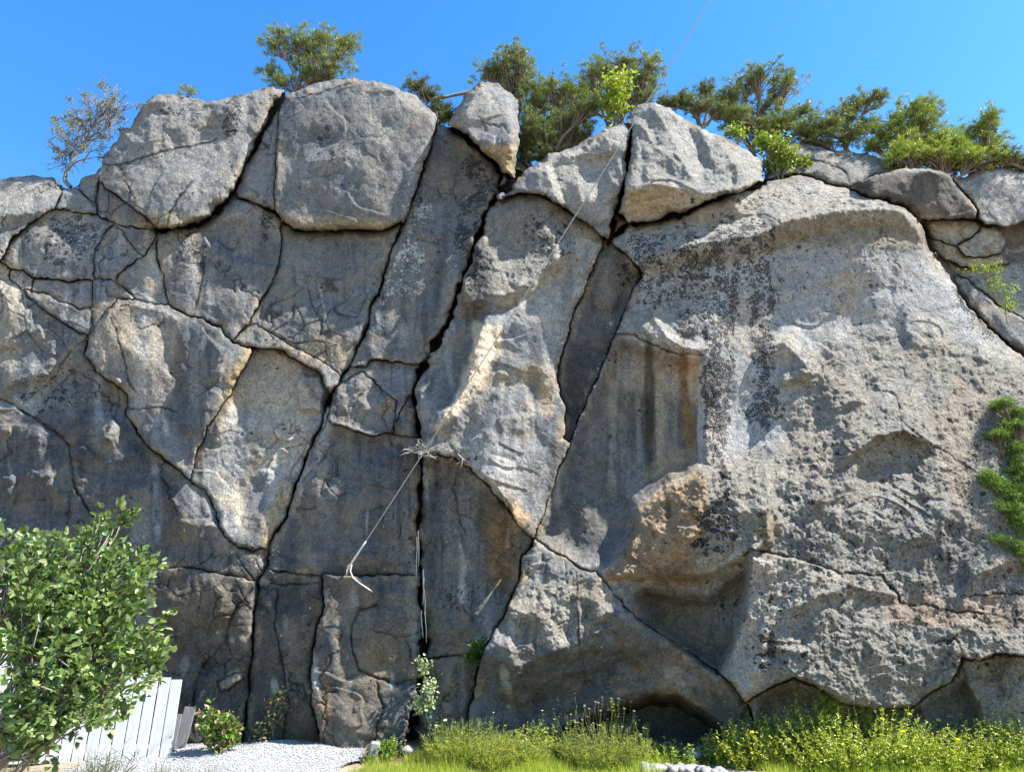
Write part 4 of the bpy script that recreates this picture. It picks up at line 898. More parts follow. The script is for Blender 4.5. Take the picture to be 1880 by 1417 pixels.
tag(mesh_np('path', np.stack([XXp, YYp, Zp], -1).reshape(-1, 3)[us], mp2[Fq], GRAVEL, smooth=True), kind='structure')
ICO = None
def pebbles(name, P, R, mat, squash=.6, kind='stuff', parent=None, sub=1, seed=0):
    r_ = np.random.RandomState(seed); bm = bmesh.new(); bmesh.ops.create_icosphere(bm, subdivisions=sub, radius=1); bm.verts.ensure_lookup_table()
    v = np.array([x.co for x in bm.verts]); f = np.array([[x.index for x in fc.verts] for fc in bm.faces]); bm.free()
    n = len(P); s = R[:, None] * np.stack([r_.uniform(.75, 1.25, n), r_.uniform(.75, 1.25, n), np.full(n, squash) * r_.uniform(.8, 1.2, n)], 1)
    jit = 1 + r_.uniform(-.13, .13, (n, len(v), 1)); a = r_.uniform(0, 6.28, n); c, sn = np.cos(a), np.sin(a)
    L = v[None] * jit * s[:, None]; X = L[..., 0] * c[:, None] - L[..., 1] * sn[:, None]; Yv = L[..., 0] * sn[:, None] + L[..., 1] * c[:, None]
    V = np.stack([X, Yv, L[..., 2]], -1) + P[:, None]; Fk = f[None] + (np.arange(n) * len(v))[:, None, None]
    return tag(mesh_np(name, V.reshape(-1, 3), Fk.reshape(-1, 3), mat, parent), kind=kind)
n_ = 9000; q = np.stack([rng.uniform(-5.6, -1.95, n_), rng.uniform(9.0, 11.1, n_)], 1); q = q[on_path(q[:, 0], q[:, 1])]
pebbles('gravel', np.column_stack([q, path_z(q[:, 0], q[:, 1]) + .004]), rng.uniform(.006, .014, len(q)), GRAVEL, seed=3)

# plateau behind the edge, carrying the pines
ed = [(x, y) for x, y in SKY if not (1405 < x < 1415)]
ex = np.linspace(-310, 2190, 90); ey = np.interp(ex, [p[0] for p in ed], [p[1] for p in ed]); ey = np.convolve(np.pad(ey, 3, mode='edge'), np.ones(7) / 7, 'valid')
E = at(ex, ey + 34, -.75)
rows = []
for k_, (bk, dz) in enumerate(((0, -.6), (0.3, -.1), (1.2, -.1), (3, -.2), (6, -.3), (12, -.5), (25, -1), (60, -2), (140, -3))):
    R_ = E.copy(); R_[:, 1] += bk; w_ = min(1, bk / 12); R_[:, 2] = R_[:, 2] * (1 - w_) + 9.8 * w_ + dz; R_[:, 0] *= 1 + bk * .05; rows.append(R_)
RR = np.array(rows); i = np.arange(RR.shape[0] * RR.shape[1]).reshape(RR.shape[:2])
tag(mesh_np('hill', RR.reshape(-1, 3), np.stack([i[:-1, :-1].ravel(), i[:-1, 1:].ravel(), i[1:, 1:].ravel(), i[1:, :-1].ravel()], 1), TURF, smooth=True), kind='structure')

# ---------------------------------------------------------------- plant kit
def unit(v): return v / (np.linalg.norm(v, axis=-1, keepdims=True) + 1e-9)
def leaves(P, D, L, Wd, cols, r_, shape='leaf'):
    """P base points, D directions, L lengths, Wd widths -> V, F, tint"""
    n = len(P); side = unit(np.cross(D, unit(r_.normal(size=(n, 3)) + np.array([0, 0, 1.2])))); nrm = unit(np.cross(side, D))
    L = L[:, None]; Wd = Wd[:, None]
    if shape == 'needle':
        V = np.stack([P - side * Wd * .5, P + side * Wd * .5, P + D * L], 1); F_ = np.arange(n * 3).reshape(n, 3); k_ = 3
    else:
        V = np.stack([P, P + D * L * .30 + side * Wd * .5 + nrm * Wd * .16, P + D * L * .72 + side * Wd * .40 + nrm * Wd * .10, P + D * L - nrm * L * .10,
                      P + D * L * .72 - side * Wd * .40 + nrm * Wd * .10, P + D * L * .30 - side * Wd * .5 + nrm * Wd * .16], 1)
        b = np.arange(n)[:, None] * 6; F_ = np.concatenate([b + [0, 1, 2, 3], b + [0, 3, 4, 5]], 0); k_ = 6
    tint = np.repeat(np.column_stack([cols, np.ones(n)]), k_, 0)
    return V.reshape(-1, 3), F_, tint
def tubes(name, lines, mat, parent=None, sides=5, origin=None):
    Vs, Fs, o = [], [], 0
    for pts, r0, r1 in lines:
        P = np.asarray(pts, float); n = len(P); T_ = unit(np.gradient(P, axis=0)); ref = np.array([.3, .2, 1.0]) if abs(T_[0, 2]) < .8 else np.array([1.0, .1, 0])
        A = unit(np.cross(T_, ref)); B = np.cross(T_, A); a = np.arange(sides) / sides * 2 * math.pi
        rr = np.linspace(r0, r1, n)[:, None, None]
        R_ = P[:, None] + rr * (A[:, None] * np.cos(a)[None, :, None] + B[:, None] * np.sin(a)[None, :, None])
        Vs.append(R_.reshape(-1, 3)); i = np.arange(n * sides).reshape(n, sides) + o; j = np.roll(i, -1, 1)
        Fs.append(np.stack([i[:-1].ravel(), j[:-1].ravel(), j[1:].ravel(), i[1:].ravel()], 1))
        Fs.append(np.stack([i[-1, 0:1], i[-1, 1:2], i[-1, 2:3], i[-1, 3:4]], 1)); o += n * sides
    return mesh_np(name, np.concatenate(Vs), [np.concatenate(Fs)], mat, parent, smooth=True, origin=origin)
def wander(a, b, n, amp, r_, sag=0):
    t = np.linspace(0, 1, n)[:, None]; a = np.asarray(a, float); b = np.asarray(b, float); L = np.linalg.norm(b - a)
    off = np.cumsum(r_.normal(size=(n, 3)), 0) * amp * L / math.sqrt(n); off -= off[0] + (off[-1] - off[0]) * t
    return a + (b - a) * t + off + np.array([0, 0, -sag * L]) * (4 * t * (1 - t))
def colmix(base, n, r_, var=.25, alt=None, palt=.15):
    c = np.array(base)[None] * r_.uniform(1 - var, 1 + var, (n, 1)) * r_.uniform(.92, 1.08, (n, 3))
    if alt is not None:
        m = r_.rand(n) < palt; c[m] = np.array(alt) * r_.uniform(.8, 1.2, (m.sum(), 1))
    return c
def wood_plant(name, label, cat, base, blobs, mode, mat, bark, size=(.06, .03), tufts=30, per=22, tuft_r=.11, col=(.06, .09, .025), alt=None, palt=.15, group=None,
               seed=0, trunk_r=.05, droot=.6, up=.5, twigs=True, crown='crown', shoot=0.0):
    """blobs: (centre xyz, radius xyz, weight). Tufts of foliage sit at the twig ends inside each blob."""
    r_ = np.random.RandomState(seed); base = np.asarray(base, float)
    root = empty(name, base, label, cat, group)
    lines = []; Ps, Ds, Cs = [], [], []
    C0 = np.mean([b[0] for b in blobs], 0); top = base * .45 + C0 * .55
    main = wander(base - np.array([0, 0, droot]), top, 9, .10, r_); lines.append((main, trunk_r, trunk_r * .55))
    for c, rad, wt in blobs:
        c = np.asarray(c, float); rad = np.asarray(rad, float); s0 = main[r_.randint(4, 9)]
        br = wander(s0, c, 7, .10, r_, .04); lines.append((br, trunk_r * .6, trunk_r * .26))
        k = max(3, int(tufts * wt)); g = r_.normal(size=(k, 3)); g = unit(g) * r_.uniform(.1, 1.25, (k, 1)) ** .8; g *= 1 + .25 * np.sin(g[:, :1] * 5 + r_.uniform(0, 6))
        tp = c + g * rad
        if twigs:
            for p in tp[:: 1 if k < 40 else 2]: lines.append((wander(br[r_.randint(3, 7)], p, 4, .08, r_), trunk_r * .16 + .002, .004))
        n = k * per; tc_ = np.repeat(tp, per, 0); out = unit(tc_ - c + np.array([0, 0, up]) * rad.max())
        if mode == 'needle':
            D = unit(r_.normal(size=(n, 3)) * .75 + out * .8); P = tc_ + r_.normal(size=(n, 3)) * tuft_r * np.array([1, 1, .5]) * .55
        else:
            sd_ = np.repeat(unit(unit(tp - c) + r_.normal(size=(k, 3)) * .35 + np.array([.25, -.1, .9])), per, 0); uu = r_.rand(n, 1)
            P = tc_ + r_.normal(size=(n, 3)) * tuft_r * .6 * (1 - .7 * uu * (shoot > 0)) + sd_ * uu * shoot; D = unit(r_.normal(size=(n, 3)) + out * .9 + sd_ * (.8 if shoot else 0) + np.array([0, 0, -.15]))
        Ps.append(P); Ds.append(D); shade = np.repeat(r_.uniform(.75, 1.25, k), per)
        Cs.append(colmix(col, n, r_, .22, alt, palt) * shade[:, None])
    P, D, Cc = np.concatenate(Ps), np.concatenate(Ds), np.concatenate(Cs); n = len(P)
    V, F_, ti = leaves(P, D, size[0] * r_.uniform(.65, 1.3, n), size[1] * r_.uniform(.7, 1.25, n), Cc, r_, 'needle' if mode == 'needle' else 'leaf')
    tubes('trunk', lines, bark, root)
    mesh_np(crown, V, F_, mat, root, attrs={'tint': ti})
    return root
def pxblobs(bl, back, depth=.45):
    """(px, py, rx px, ry px, weight) -> blobs standing `back` metres behind the cliff face"""
    out = []
    for k_, (px, py, rx, ry, wt) in enumerate(bl):
        jit = ((k_ * 37) % 11 / 10 - .5) * depth; p = at(px, py, -back - jit); s = np.linalg.norm(p - CAM) / FPX * .92
        out.append((p, (rx * s, max(rx, ry) * s * .8, ry * s), wt))
    return out
PINE = (.20, .25, .075); PINE_D = (.13, .17, .055); YG = (.20, .26, .025); BR = (.22, .16, .11)
def skyline_pine(label, base, back, bl_, col=PINE, seed=0, size=(.080, .014), tufts=84, per=30, tuft_r=.055, trunk_r=.075, bark=BARK, name='pine_tree', group='pines along the cliff top', droot=.9, alt=BR, palt=.12, mode='needle', mat=NEEDLE, cat='tree', up=.5):
    b = at(base[0], base[1], -back); bl = [(x, y, rx * 1.12, ry * 1.1, w * 1.1) for x, y, rx, ry, w in bl_]
    return wood_plant(name, label, cat, b, pxblobs(bl, back), mode, mat, bark, size, tufts, per, tuft_r, col, alt, palt, group, seed, trunk_r, droot, up)
skyline_pine('low spreading pine on top of the big block at upper left, many thin stems', (548,172), .7,
  [(515,60,16,14,.35),(545,80,36,16,.9),(590,72,28,20,.9),(500,85,20,12,.5),(625,90,30,22,.9),(570,100,40,20,.9),(610,125,40,22,1.0),(560,130,30,16,.45),(500,135,18,14,.5),(520,152,24,12,.45),(590,145,36,12,.6),(635,80,16,16,.4)], seed=1, trunk_r=.035)
skyline_pine('tiny windblown pine seedling alone on the upper left block', (345,182), .4, [(348,162,13,9,.5),(352,172,9,6,.3),(328,170,5,3,.12)], seed=2, trunk_r=.015, tufts=20, per=30, tuft_r=.06, size=(.07, .010), droot=.4)
skyline_pine('low pine branches spilling over the right shoulder of the big block', (806,225), .45, [(765,160,26,12,.6),(790,178,24,13,.6),(812,205,22,14,.8),(822,218,14,8,.4)], seed=3, trunk_r=.03, col=(.10,.13,.03))
tubes('pine_branch', [(wander(at(868,168,-.5), at(788,184,-.4), 7, .03, np.random.RandomState(4)), .045, .03)], GREYBARK, None, origin=tuple(at(868,168,-.5)))
tag(bpy.data.objects['pine_branch'], 'bare grey branch reaching from behind the skyline boulder to the low pine', 'branch')
skyline_pine('pine behind the tall skyline boulder, its top highest in the row', (965,300), 1.6,
  [(948,100,22,14,.7),(925,120,34,18,1),(905,140,28,14,.8),(960,128,20,20,.7),(900,128,20,10,.4),(945,155,34,20,1),(985,165,30,18,.9)], seed=5)
skyline_pine('dense pine between the tall boulder and the pale boulder, dark beneath', (1000,300), 1.3,
  [(1020,165,40,20,1.2),(990,190,44,22,1.3),(1050,180,36,22,1.2),(970,225,34,24,1.0),(1030,225,44,22,1.2),(1070,215,26,24,.8),(985,262,30,18,.8),(1050,250,30,14,.6),(965,295,22,18,.6),(1010,272,30,10,.5)], seed=6, col=(.165,.23,.05), trunk_r=.08)
skyline_pine('open crowned pine behind the pale boulder with twigs showing sky', (1120,260), 2.2,
  [(1085,135,26,14,.6),(1110,120,34,16,.8),(1150,115,40,16,1),(1190,125,24,20,.8),(1175,155,34,18,.9),(1130,145,36,16,.6),(1185,180,24,10,.4),(1205,108,8,6,.15)], seed=7)
skyline_pine('young broadleaf tree with bright yellow green leaves above the pale boulder', (1118,245), .7,
  [(1128,160,20,22,.8),(1140,148,16,14,.5),(1115,190,18,18,.8),(1140,185,16,16,.5),(1125,208,14,8,.4)], col=(.26,.32,.02), seed=8, size=(.085,.055), tufts=24, per=12, tuft_r=.12, trunk_r=.02, bark=GREYBARK, name='young_tree', group=None, alt=(.34,.36,.03), palt=.3, mode='leaf', mat=LEAF)
skyline_pine('small dark pine just right of the big rounded boulder top', (1290,225), 1.0,
  [(1225,188,20,9,.5),(1255,185,26,13,.7),(1295,165,18,12,.6),(1285,195,24,14,.7),(1318,205,22,14,.5)], seed=9, col=PINE_D)
skyline_pine('flat topped pine with a bare curved trunk right of the boulder pair', (1378,270), 1.6,
  [(1395,140,34,12,.9),(1440,150,28,14,.9),(1370,155,30,14,.9),(1340,180,28,14,.9),(1330,205,26,14,.7),(1420,175,30,12,.5),(1475,205,24,10,.6),(1400,200,36,14,.5),(1365,225,34,14,.6),(1440,220,34,16,.8),(1410,232,30,14,.7)], seed=10, trunk_r=.07)
skyline_pine('leafy yellow green shrub growing behind the split right of the boulder pair', (1440,330), .5,
  [(1420,270,22,16,.8),(1440,292,30,18,1.1),(1465,305,18,12,.6),(1400,262,16,12,.4),(1350,245,16,12,.4),(1420,310,26,14,.7)], col=(.17,.24,.025), seed=11, size=(.075,.05), tufts=34, per=14, tuft_r=.12, trunk_r=.02, bark=GREYBARK, name='shrub', group=None, mode='leaf', mat=LEAF, alt=(.26,.3,.03), palt=.25, cat='shrub')
skyline_pine('wind-swept pine leaning right with a pointed tip over the ledges', (1545,280), 1.2,
  [(1612,178,22,9,.5),(1580,190,26,12,.8),(1555,212,34,16,1),(1525,228,30,18,1),(1500,238,24,14,.8),(1590,235,26,14,.7),(1560,250,38,16,1),(1500,260,32,12,.8)], seed=12)
skyline_pine('rounded olive green pine thicket, the taller left half, over the right ledges', (1680,305), .9,
  [(1680,200,26,14,.9),(1650,225,34,16,1),(1705,195,12,10,.4),(1700,225,32,20,1),(1625,250,34,16,1),(1665,262,40,18,1.1),(1720,262,28,20,.9),(1600,270,20,10,.5)], seed=13, col=(.25,.32,.06), alt=(.2,.24,.05), palt=.3)
skyline_pine('olive green pine with an upright tip at the right end of the skyline', (1775,310), .8,
  [(1818,215,12,14,.5),(1805,238,24,18,.9),(1770,250,32,18,1),(1740,272,34,18,1),(1790,275,36,18,1),(1825,262,16,14,.5),(1760,292,40,12,1)], seed=14, col=(.25,.32,.06), alt=(.2,.24,.05), palt=.3)
skyline_pine('low juniper mat along the edge at the far right of the skyline', (1880,330), .6,
  [(1835,292,26,12,.8),(1870,296,30,12,.9),(1910,300,34,14,1),(1960,305,34,14,1)], seed=15, col=(.11,.14,.035), alt=(.2,.22,.05), palt=.3, name='juniper', group=None, cat='shrub')
skyline_pine('broad low pine filling the dark gap between the skyline boulder and the pale boulder', (1020,330), .9, [(975,235,22,26,.9),(1000,255,30,22,1),(1045,235,34,18,1),(1080,205,26,22,.9),(1060,250,36,12,.8),(965,270,14,26,.8),(1000,285,26,12,.6)], seed=16, col=PINE_D)
skyline_pine('dark background pine seen through the gaps left of the big rounded boulder', (1120,262), 3.2, [(1080,160,30,18,.8),(1100,185,34,16,.9),(1160,150,36,18,.9),(1190,150,20,22,.7),(1150,190,34,12,.6),(1060,175,30,16,.8)], seed=17, col=PINE_D)
skyline_pine('low bushy pine behind the sloping ledges right of the boulder pair', (1450,285), 1.4, [(1345,215,24,16,.8),(1380,235,34,16,1),(1430,232,34,16,1),(1475,240,30,14,.9),(1490,250,26,12,.8),(1330,190,20,14,.6)], seed=18)
skyline_pine('bright low foliage along the ledge under the olive pines', (1720,325), .5, [(1650,288,34,12,.9),(1700,292,36,12,1),(1745,300,34,12,1),(1790,296,34,12,1),(1830,292,24,12,.7),(1720,272,34,16,1),(1670,270,30,14,.9)], seed=20, col=(.27,.33,.06), alt=(.33,.38,.07), palt=.3)
# half-dead tree at the upper left
def twig_tree(name, label, base, tips, back, bark, seed, r0=.05, fine=90, leafcol=None, nleaf=0, cat='tree'):
    r_ = np.random.RandomState(seed); b = at(*base, -back); root = empty(name, b, label, cat); lines = []; ends = []
    stem = [at(x, y, -back) for x, y in tips[0]]; P = np.array(stem); t = np.linspace(0, 1, 16); k_ = np.linspace(0, 1, len(P))
    M = np.stack([np.interp(t, k_, P[:, i_]) for i_ in range(3)], 1); lines.append((M, r0, r0 * .3))
    for x, y in tips[1:]:
        e = at(x, y, -back + r_.uniform(-.4, .4)); s = M[min(15, max(3, int(15 * r_.uniform(.25, .95))))]; br = wander(s, e, 8, .10, r_, -.05); lines.append((br, r0 * .38, .004))
        for _ in range(fine // len(tips)):
            s2 = br[r_.randint(2, 8)]; e2 = s2 + unit(unit(e - s)[None] * .8 + r_.normal(size=(1, 3)) * .75)[0] * r_.uniform(.12, .45)
            tw = wander(s2, e2, 4, .12, r_); lines.append((tw, .007, .003)); ends.append(e2)
            for _ in range(2):
                e3 = tw[2] + unit((e2 - s2)[None] + r_.normal(size=(1, 3)) * .2)[0] * r_.uniform(.06, .16); lines.append((np.array([tw[2], e3]), .005, .0025)); ends.append(e3)
    tubes('trunk', [(l[0], l[1], l[2]) for l in lines], bark, root, sides=4)
    if nleaf:
        E_ = np.array(ends); P = E_[(r_.randint(0, len(E_), 60)[r_.randint(0, 60, nleaf)])] + r_.normal(size=(nleaf, 3)) * .035
        V, F_, ti = leaves(P, unit(r_.normal(size=(nleaf, 3)) + [0, 0, .6]), r_.uniform(.03, .07, nleaf), r_.uniform(.015, .03, nleaf), colmix(leafcol, nleaf, r_, .3, BR, .45), r_)
        mesh_np('crown', V, F_, SOFT, root, attrs={'tint': ti})
twig_tree('dead_tree', 'half dead leaning tree with bare twigs at the left skyline', (126,345), [[(130,344),(118,332),(122,315),(136,290),(152,270),(165,240),(178,215)], (213,165),(205,200),(190,190),(160,185),(225,205),(200,235),(112,250),(108,280),(130,225),(150,210),(178,205),(200,215),(118,300),(190,262)], .15, GREYBARK, 21, .045, 360, (.16,.17,.04), 1500)

# ---------------------------------------------------------------- plants on and below the rock
def rockpt(px, py, h):                                 # on the cliff face
    return at(px, py, h)
r_ = np.random.RandomState(31)
wood_plant('rowan_sapling', 'young rowan with pinnate leaves on the ledge at right', 'sapling', rockpt(1850,590,-.1), [(rockpt(1815,500,.1),(.2,.15,.12),.7),(rockpt(1840,525,.15),(.22,.15,.12),.8),(rockpt(1850,560,.15),(.1,.1,.07),.4),(rockpt(1800,488,.1),(.12,.1,.07),.4)], 'leaf', LEAF, GREYBARK,
   (.055,.018), 26, 12, .09, (.20,.28,.03), (.33,.34,.05), .25, None, 32, .012, .1, .2)
wood_plant('juniper', 'dark green juniper hanging in from the right edge', 'shrub', rockpt(1930,1060,1.2), [(rockpt(1842,742,.9),(.16,.2,.05),.6),(rockpt(1872,758,.9),(.16,.2,.07),.6),(rockpt(1830,800,1.0),(.14,.2,.06),.5),(rockpt(1865,825,1.0),(.16,.2,.1),.8),(rockpt(1815,880,1.2),(.14,.2,.12),.8),(rockpt(1850,905,1.2),(.22,.2,.14),1),
   (rockpt(1870,960,1.3),(.2,.2,.16),1),(rockpt(1825,992,1.3),(.12,.2,.05),.5),(rockpt(1865,1010,1.3),(.14,.2,.1),.7),(rockpt(1880,1040,1.3),(.1,.2,.1),.5),(rockpt(1862,782,.95),(.18,.2,.08),.8),(rockpt(1872,860,1.1),(.16,.2,.14),.9),(rockpt(1840,935,1.2),(.18,.2,.1),.8),(rockpt(1885,900,1.2),(.2,.2,.3),1.4),(rockpt(1930,880,1.2),(.3,.3,.4),2),(rockpt(1940,1000,1.2),(.3,.3,.3),1.6)], 'needle', NEEDLE, BARK, (.055,.010), 90, 46, .075, (.11,.19,.035), (.2,.29,.05), .35, None, 33, .04, .1, .3)
wood_plant('ivy', 'climbing plant with pale flowers in the wide crack near the ground', 'climber', rockpt(776,1200,.35), [(rockpt(778,1225,.45),(.07,.08,.12),.6),(rockpt(785,1262,.45),(.12,.08,.12),.8),(rockpt(778,1295,.45),(.18,.08,.10),1),(rockpt(792,1325,.45),(.07,.06,.08),.4)], 'leaf', LEAF, GREYBARK, (.05,.035), 22, 9, .06, (.15,.22,.05), (.60,.62,.48), .45, None, 34, .008, .05, .1)
wood_plant('fern', 'small green fern growing in the joint above the ground', 'fern', rockpt(877,1203,.2), [(rockpt(880,1192,.3),(.12,.1,.08),1),(rockpt(868,1208,.3),(.09,.08,.05),.5)], 'leaf', SOFT, GREYBARK, (.07,.02), 30, 14, .05, (.07,.14,.02), (.13,.2,.03), .3, None, 35, .005, .05, .4)
wood_plant('climbing_weed', 'thin green climbing weed left of the smooth pillar', 'plant', rockpt(500,1350,.15), [(rockpt(510,1290,.2),(.1,.08,.12),.5),(rockpt(500,1320,.2),(.14,.08,.12),.6),(rockpt(520,1270,.2),(.07,.06,.07),.3),(rockpt(475,1345,.25),(.16,.1,.08),.5)], 'leaf', LEAF, GREYBARK, (.05,.035), 26, 8, .07, (.06,.10,.02), (.22,.14,.09), .35, None, 36, .006, .1, .1)
wood_plant('wilting_bush', 'small leafy bush with brown wilted top beside the fence', 'bush', rockpt(405,1372,.5), [(rockpt(385,1320,.6),(.12,.1,.12),.7),(rockpt(410,1345,.6),(.18,.14,.16),1.2),(rockpt(405,1365,.6),(.16,.14,.12),.8),(rockpt(425,1335,.6),(.1,.1,.1),.5)], 'leaf', LEAF, GREYBARK, (.07,.05), 26, 11, .08, (.12,.20,.03), (.30,.20,.13), .3, None, 37, .01, .1, .2)
wood_plant('seedling_bush', 'little bright green plant beside the white stone at the path end', 'bush', on_plane_y(702,1395,10.3), [(on_plane_y(702,1376,10.3),(.12,.12,.08),1),(on_plane_y(690,1388,10.2),(.08,.1,.06),.5)], 'leaf', SOFT, GREYBARK, (.05,.03), 26, 12, .06, (.16,.24,.05), None, .1, None, 38, .006, .1, .4)
# left foreground bush
bp_ = lambda px, py, y: on_plane_y(px, py, y)
bl = [(bp_(-20,1000,5.6),.2,.5),(bp_(60,1010,5.6),.26,.7),(bp_(110,1040,5.4),.30,1),(bp_(20,1080,5.4),.32,1),(bp_(170,1030,5.5),.26,.8),(bp_(215,1060,5.4),.26,.8),(bp_(250,1045,5.6),.18,.5),(bp_(90,1120,5.2),.36,1.3),(bp_(170,1110,5.3),.32,1.1),(bp_(235,1120,5.4),.26,.8),
      (bp_(265,1100,5.5),.16,.4),(bp_(105,1160,5.3),.24,.7),(bp_(120,1190,5.1),.34,1.2),(bp_(195,1190,5.2),.32,1.1),(bp_(255,1205,5.4),.26,.8),(bp_(285,1190,5.5),.16,.3),(bp_(120,1250,5.1),.24,.7),(bp_(160,1260,5.0),.28,1),(bp_(215,1245,5.2),.22,.6),(bp_(100,1320,5.0),.14,.4),(bp_(60,1300,5.0),.14,.35),(bp_(165,1310,5.0),.12,.3),
      (bp_(195,985,5.6),.12,.25),(bp_(215,965,5.6),.09,.2),(bp_(238,950,5.6),.06,.12),(bp_(-60,1080,5.4),.4,1.3),(bp_(-120,1080,5.2),.40,1.1),(bp_(75,1370,5.0),.08,.2),(bp_(60,1345,5.0),.12,.25),(bp_(300,1182,5.5),.08,.12),(bp_(285,1045,5.6),.08,.14)]
wood_plant('leafy_bush', 'large leafy green bush in front of the white fence at lower left', 'bush', (-4.3, 5.7, 0.0), [(c + np.array([-.10, 0, -.06]), (r * .85, r * .8, r * .72), w) for c, r, w in bl], 'leaf', LEAF, GREYBARK, (.060,.040), 36, 11, .05, (.09,.15,.04), (.22,.28,.11), .4, None, 41, .03, .1, .5, shoot=.17)

# herbs and shrubs along the foot of the cliff
def herb(name, label, cat, cx, y, w, h, n, seed, col, alt=None, palt=.2, leaf=(.05,.014), nl=16, tip=None, tipn=0, spread=.35, mode='leaf', mat=SOFT, bend=.2, group=None, flower=None, tiplen=0, under=True):
    """a plant of upright leafy stems; cx in photograph px, y metres away, w and h in metres"""
    r_ = np.random.RandomState(seed); g = on_plane_y(cx, 1400, y); x0 = g[0]; z0 = float(gz(np.array([[x0]]), np.array([[y]]))[0, 0])
    root = empty(name, (x0, y, z0), label, cat, group); lines = []; Ps, Ds, Ls = [], [], []; tips = []
    for i_ in range(n):
        a = r_.uniform(0, 6.28); rr = math.sqrt(r_.rand()); bx, by = x0 + math.cos(a) * rr * w * .42, y + math.sin(a) * rr * w * .3
        hh = h * (1 - .38 * rr ** 2) * r_.uniform(.42, 1.12); ex_ = bx + math.cos(a) * rr * spread * w * .5 + r_.normal() * bend * hh * .4; ey_ = by + math.sin(a) * rr * spread * w * .3 + r_.normal() * bend * hh * .3
        st = wander((bx, by, z0 - .03), (ex_, ey_, z0 + hh), 6, .05, r_); lines.append((st, .0035, .0018)); tips.append(st[-1])
        t = r_.uniform(.12, 1, nl); P = np.stack([np.interp(t, np.linspace(0, 1, 6), st[:, k_]) for k_ in range(3)], 1)
        Ps.append(P); Ds.append(unit(r_.normal(size=(nl, 3)) * np.array([1, 1, .5]) + np.array([0, 0, .55]))); Ls.append((1.15 - .5 * t))
    P, D, Lm = np.concatenate(Ps), np.concatenate(Ds), np.concatenate(Ls); m = len(P)
    V, F_, ti = leaves(P, D, leaf[0] * Lm * r_.uniform(.7, 1.3, m), leaf[1] * Lm * r_.uniform(.7, 1.3, m), colmix(col, m, r_, .28, alt, palt), r_, mode)
    tubes('stem', lines, TURF, root, sides=4); mesh_np('foliage', V, F_, mat, root, attrs={'tint': ti})
    if flower:
        fcol, fn, fs = flower; T_ = np.array(tips)[r_.randint(0, n, fn)]
        big_ = fs > .03; k_ = 6; a = np.tile(np.arange(k_) / k_ * 6.283, fn); P = np.repeat(T_, k_, 0) + np.array([0, 0, .015]); D = unit(np.stack([np.cos(a), np.sin(a) - .5, np.full(len(a), .6)], 1))
        V, F_, ti = leaves(P, D, np.full(len(P), fs), np.full(len(P), fs * .9), colmix(fcol, len(P), r_, .1), r_)
        if big_:
            nv = k_ * 6
            for q_ in range(fn):
                mesh_np('flower', V[q_ * nv:(q_ + 1) * nv], np.concatenate([np.arange(k_)[:, None] * 6 + [0, 1, 2, 3], np.arange(k_)[:, None] * 6 + [0, 3, 4, 5]]), SOFT, root, attrs={'tint': ti[q_ * nv:(q_ + 1) * nv]})
        else: tag(mesh_np('flower_heads', V, F_, SOFT, root, attrs={'tint': ti}), kind='stuff')
    return root
GY = (0.408,0.422,0.066)
herb('soft_grass_mound', 'fluffy bright yellow green mound left of centre at the cliff foot', 'plant', 858, 10.1, .95, .50, 420, 51, (0.460,0.500,0.056), (0.321,0.360,0.056), .3, (.09,.008), 14, mode='needle', spread=.6)
herb('soft_grass_mound', 'lower bright green mound right beside the fluffy yellow one', 'plant', 930, 9.8, .8, .42, 300, 52, (0.460,0.468,0.066), (0.300,0.360,0.056), .3, (.09,.008), 14, mode='needle', spread=.6)
herb('leafy_weed', 'grey green leafy weeds below the tall thin flower stalk', 'plant', 985, 10.2, .7, .48, 110, 53, (0.257,0.306,0.094), GY, .4, (.07,.026), 16)
herb('tall_weed', 'single tall weed stalk with small pale buds before the hollow', 'plant', 1012, 10.3, .22, .92, 7, 54, (0.192,0.234,0.075), (0.350,0.330,0.300), .2, (.05,.02), 16, spread=.2, flower=((0.600,0.600,0.500), 5, .02))
herb('lavender', 'bushy clump with many pale dry flower spikes in front of the dark hollow', 'plant', 1112, 9.9, .98, .50, 420, 55, (0.408,0.422,0.075), (0.257,0.306,0.075), .35, (.08,.010), 16, mode='needle', spread=.5, flower=None)
herb('dry_flower_heads', 'fan of thin grey seed heads rising behind the bushy clump', 'plant', 1105, 10.15, .95, .82, 90, 56, (0.260,0.230,0.220), (0.400,0.380,0.380), .3, (.03,.010), 5, spread=.5, bend=.35, flower=((0.420,0.380,0.420), 90, .022))
herb('dry_flower_heads', 'few pale flower stalks above the fluffy mound at left', 'plant', 812, 10.3, .5, .66, 16, 57, (0.330,0.330,0.170), (0.400,0.380,0.380), .3, (.04,.012), 5, flower=((0.750,0.750,0.720), 12, .03))
herb('slender_weed', 'slender green weed with a leafy tip above the seed heads', 'plant', 1124, 10.2, .16, 1.12, 4, 58, (0.343,0.432,0.056), None, 0, (.06,.02), 16, spread=.2)
herb('leafy_weed', 'small pale leafy herb standing right of the bushy clump', 'plant', 1225, 10.1, .5, .26, 40, 59, (0.321,0.378,0.112), GY, .3, (.05,.02), 14)
herb('round_leaf_bush', 'yellow green bush left of the tall flowering shrub', 'bush', 1385, 9.9, 1.0, .56, 190, 60, (0.365,0.396,0.047), (0.460,0.500,0.056), .3, (.055,.024), 24, mat=LEAF)
herb('flowering_shrub', 'tall bright green shrub with yellow flowers at lower right', 'bush', 1560, 9.8, 2.0, .74, 460, 61, (0.321,0.378,0.047), (0.460,0.500,0.056), .3, (.05,.020), 30, mat=LEAF, flower=((0.850,0.750,0.020), 14, .033), spread=.5)
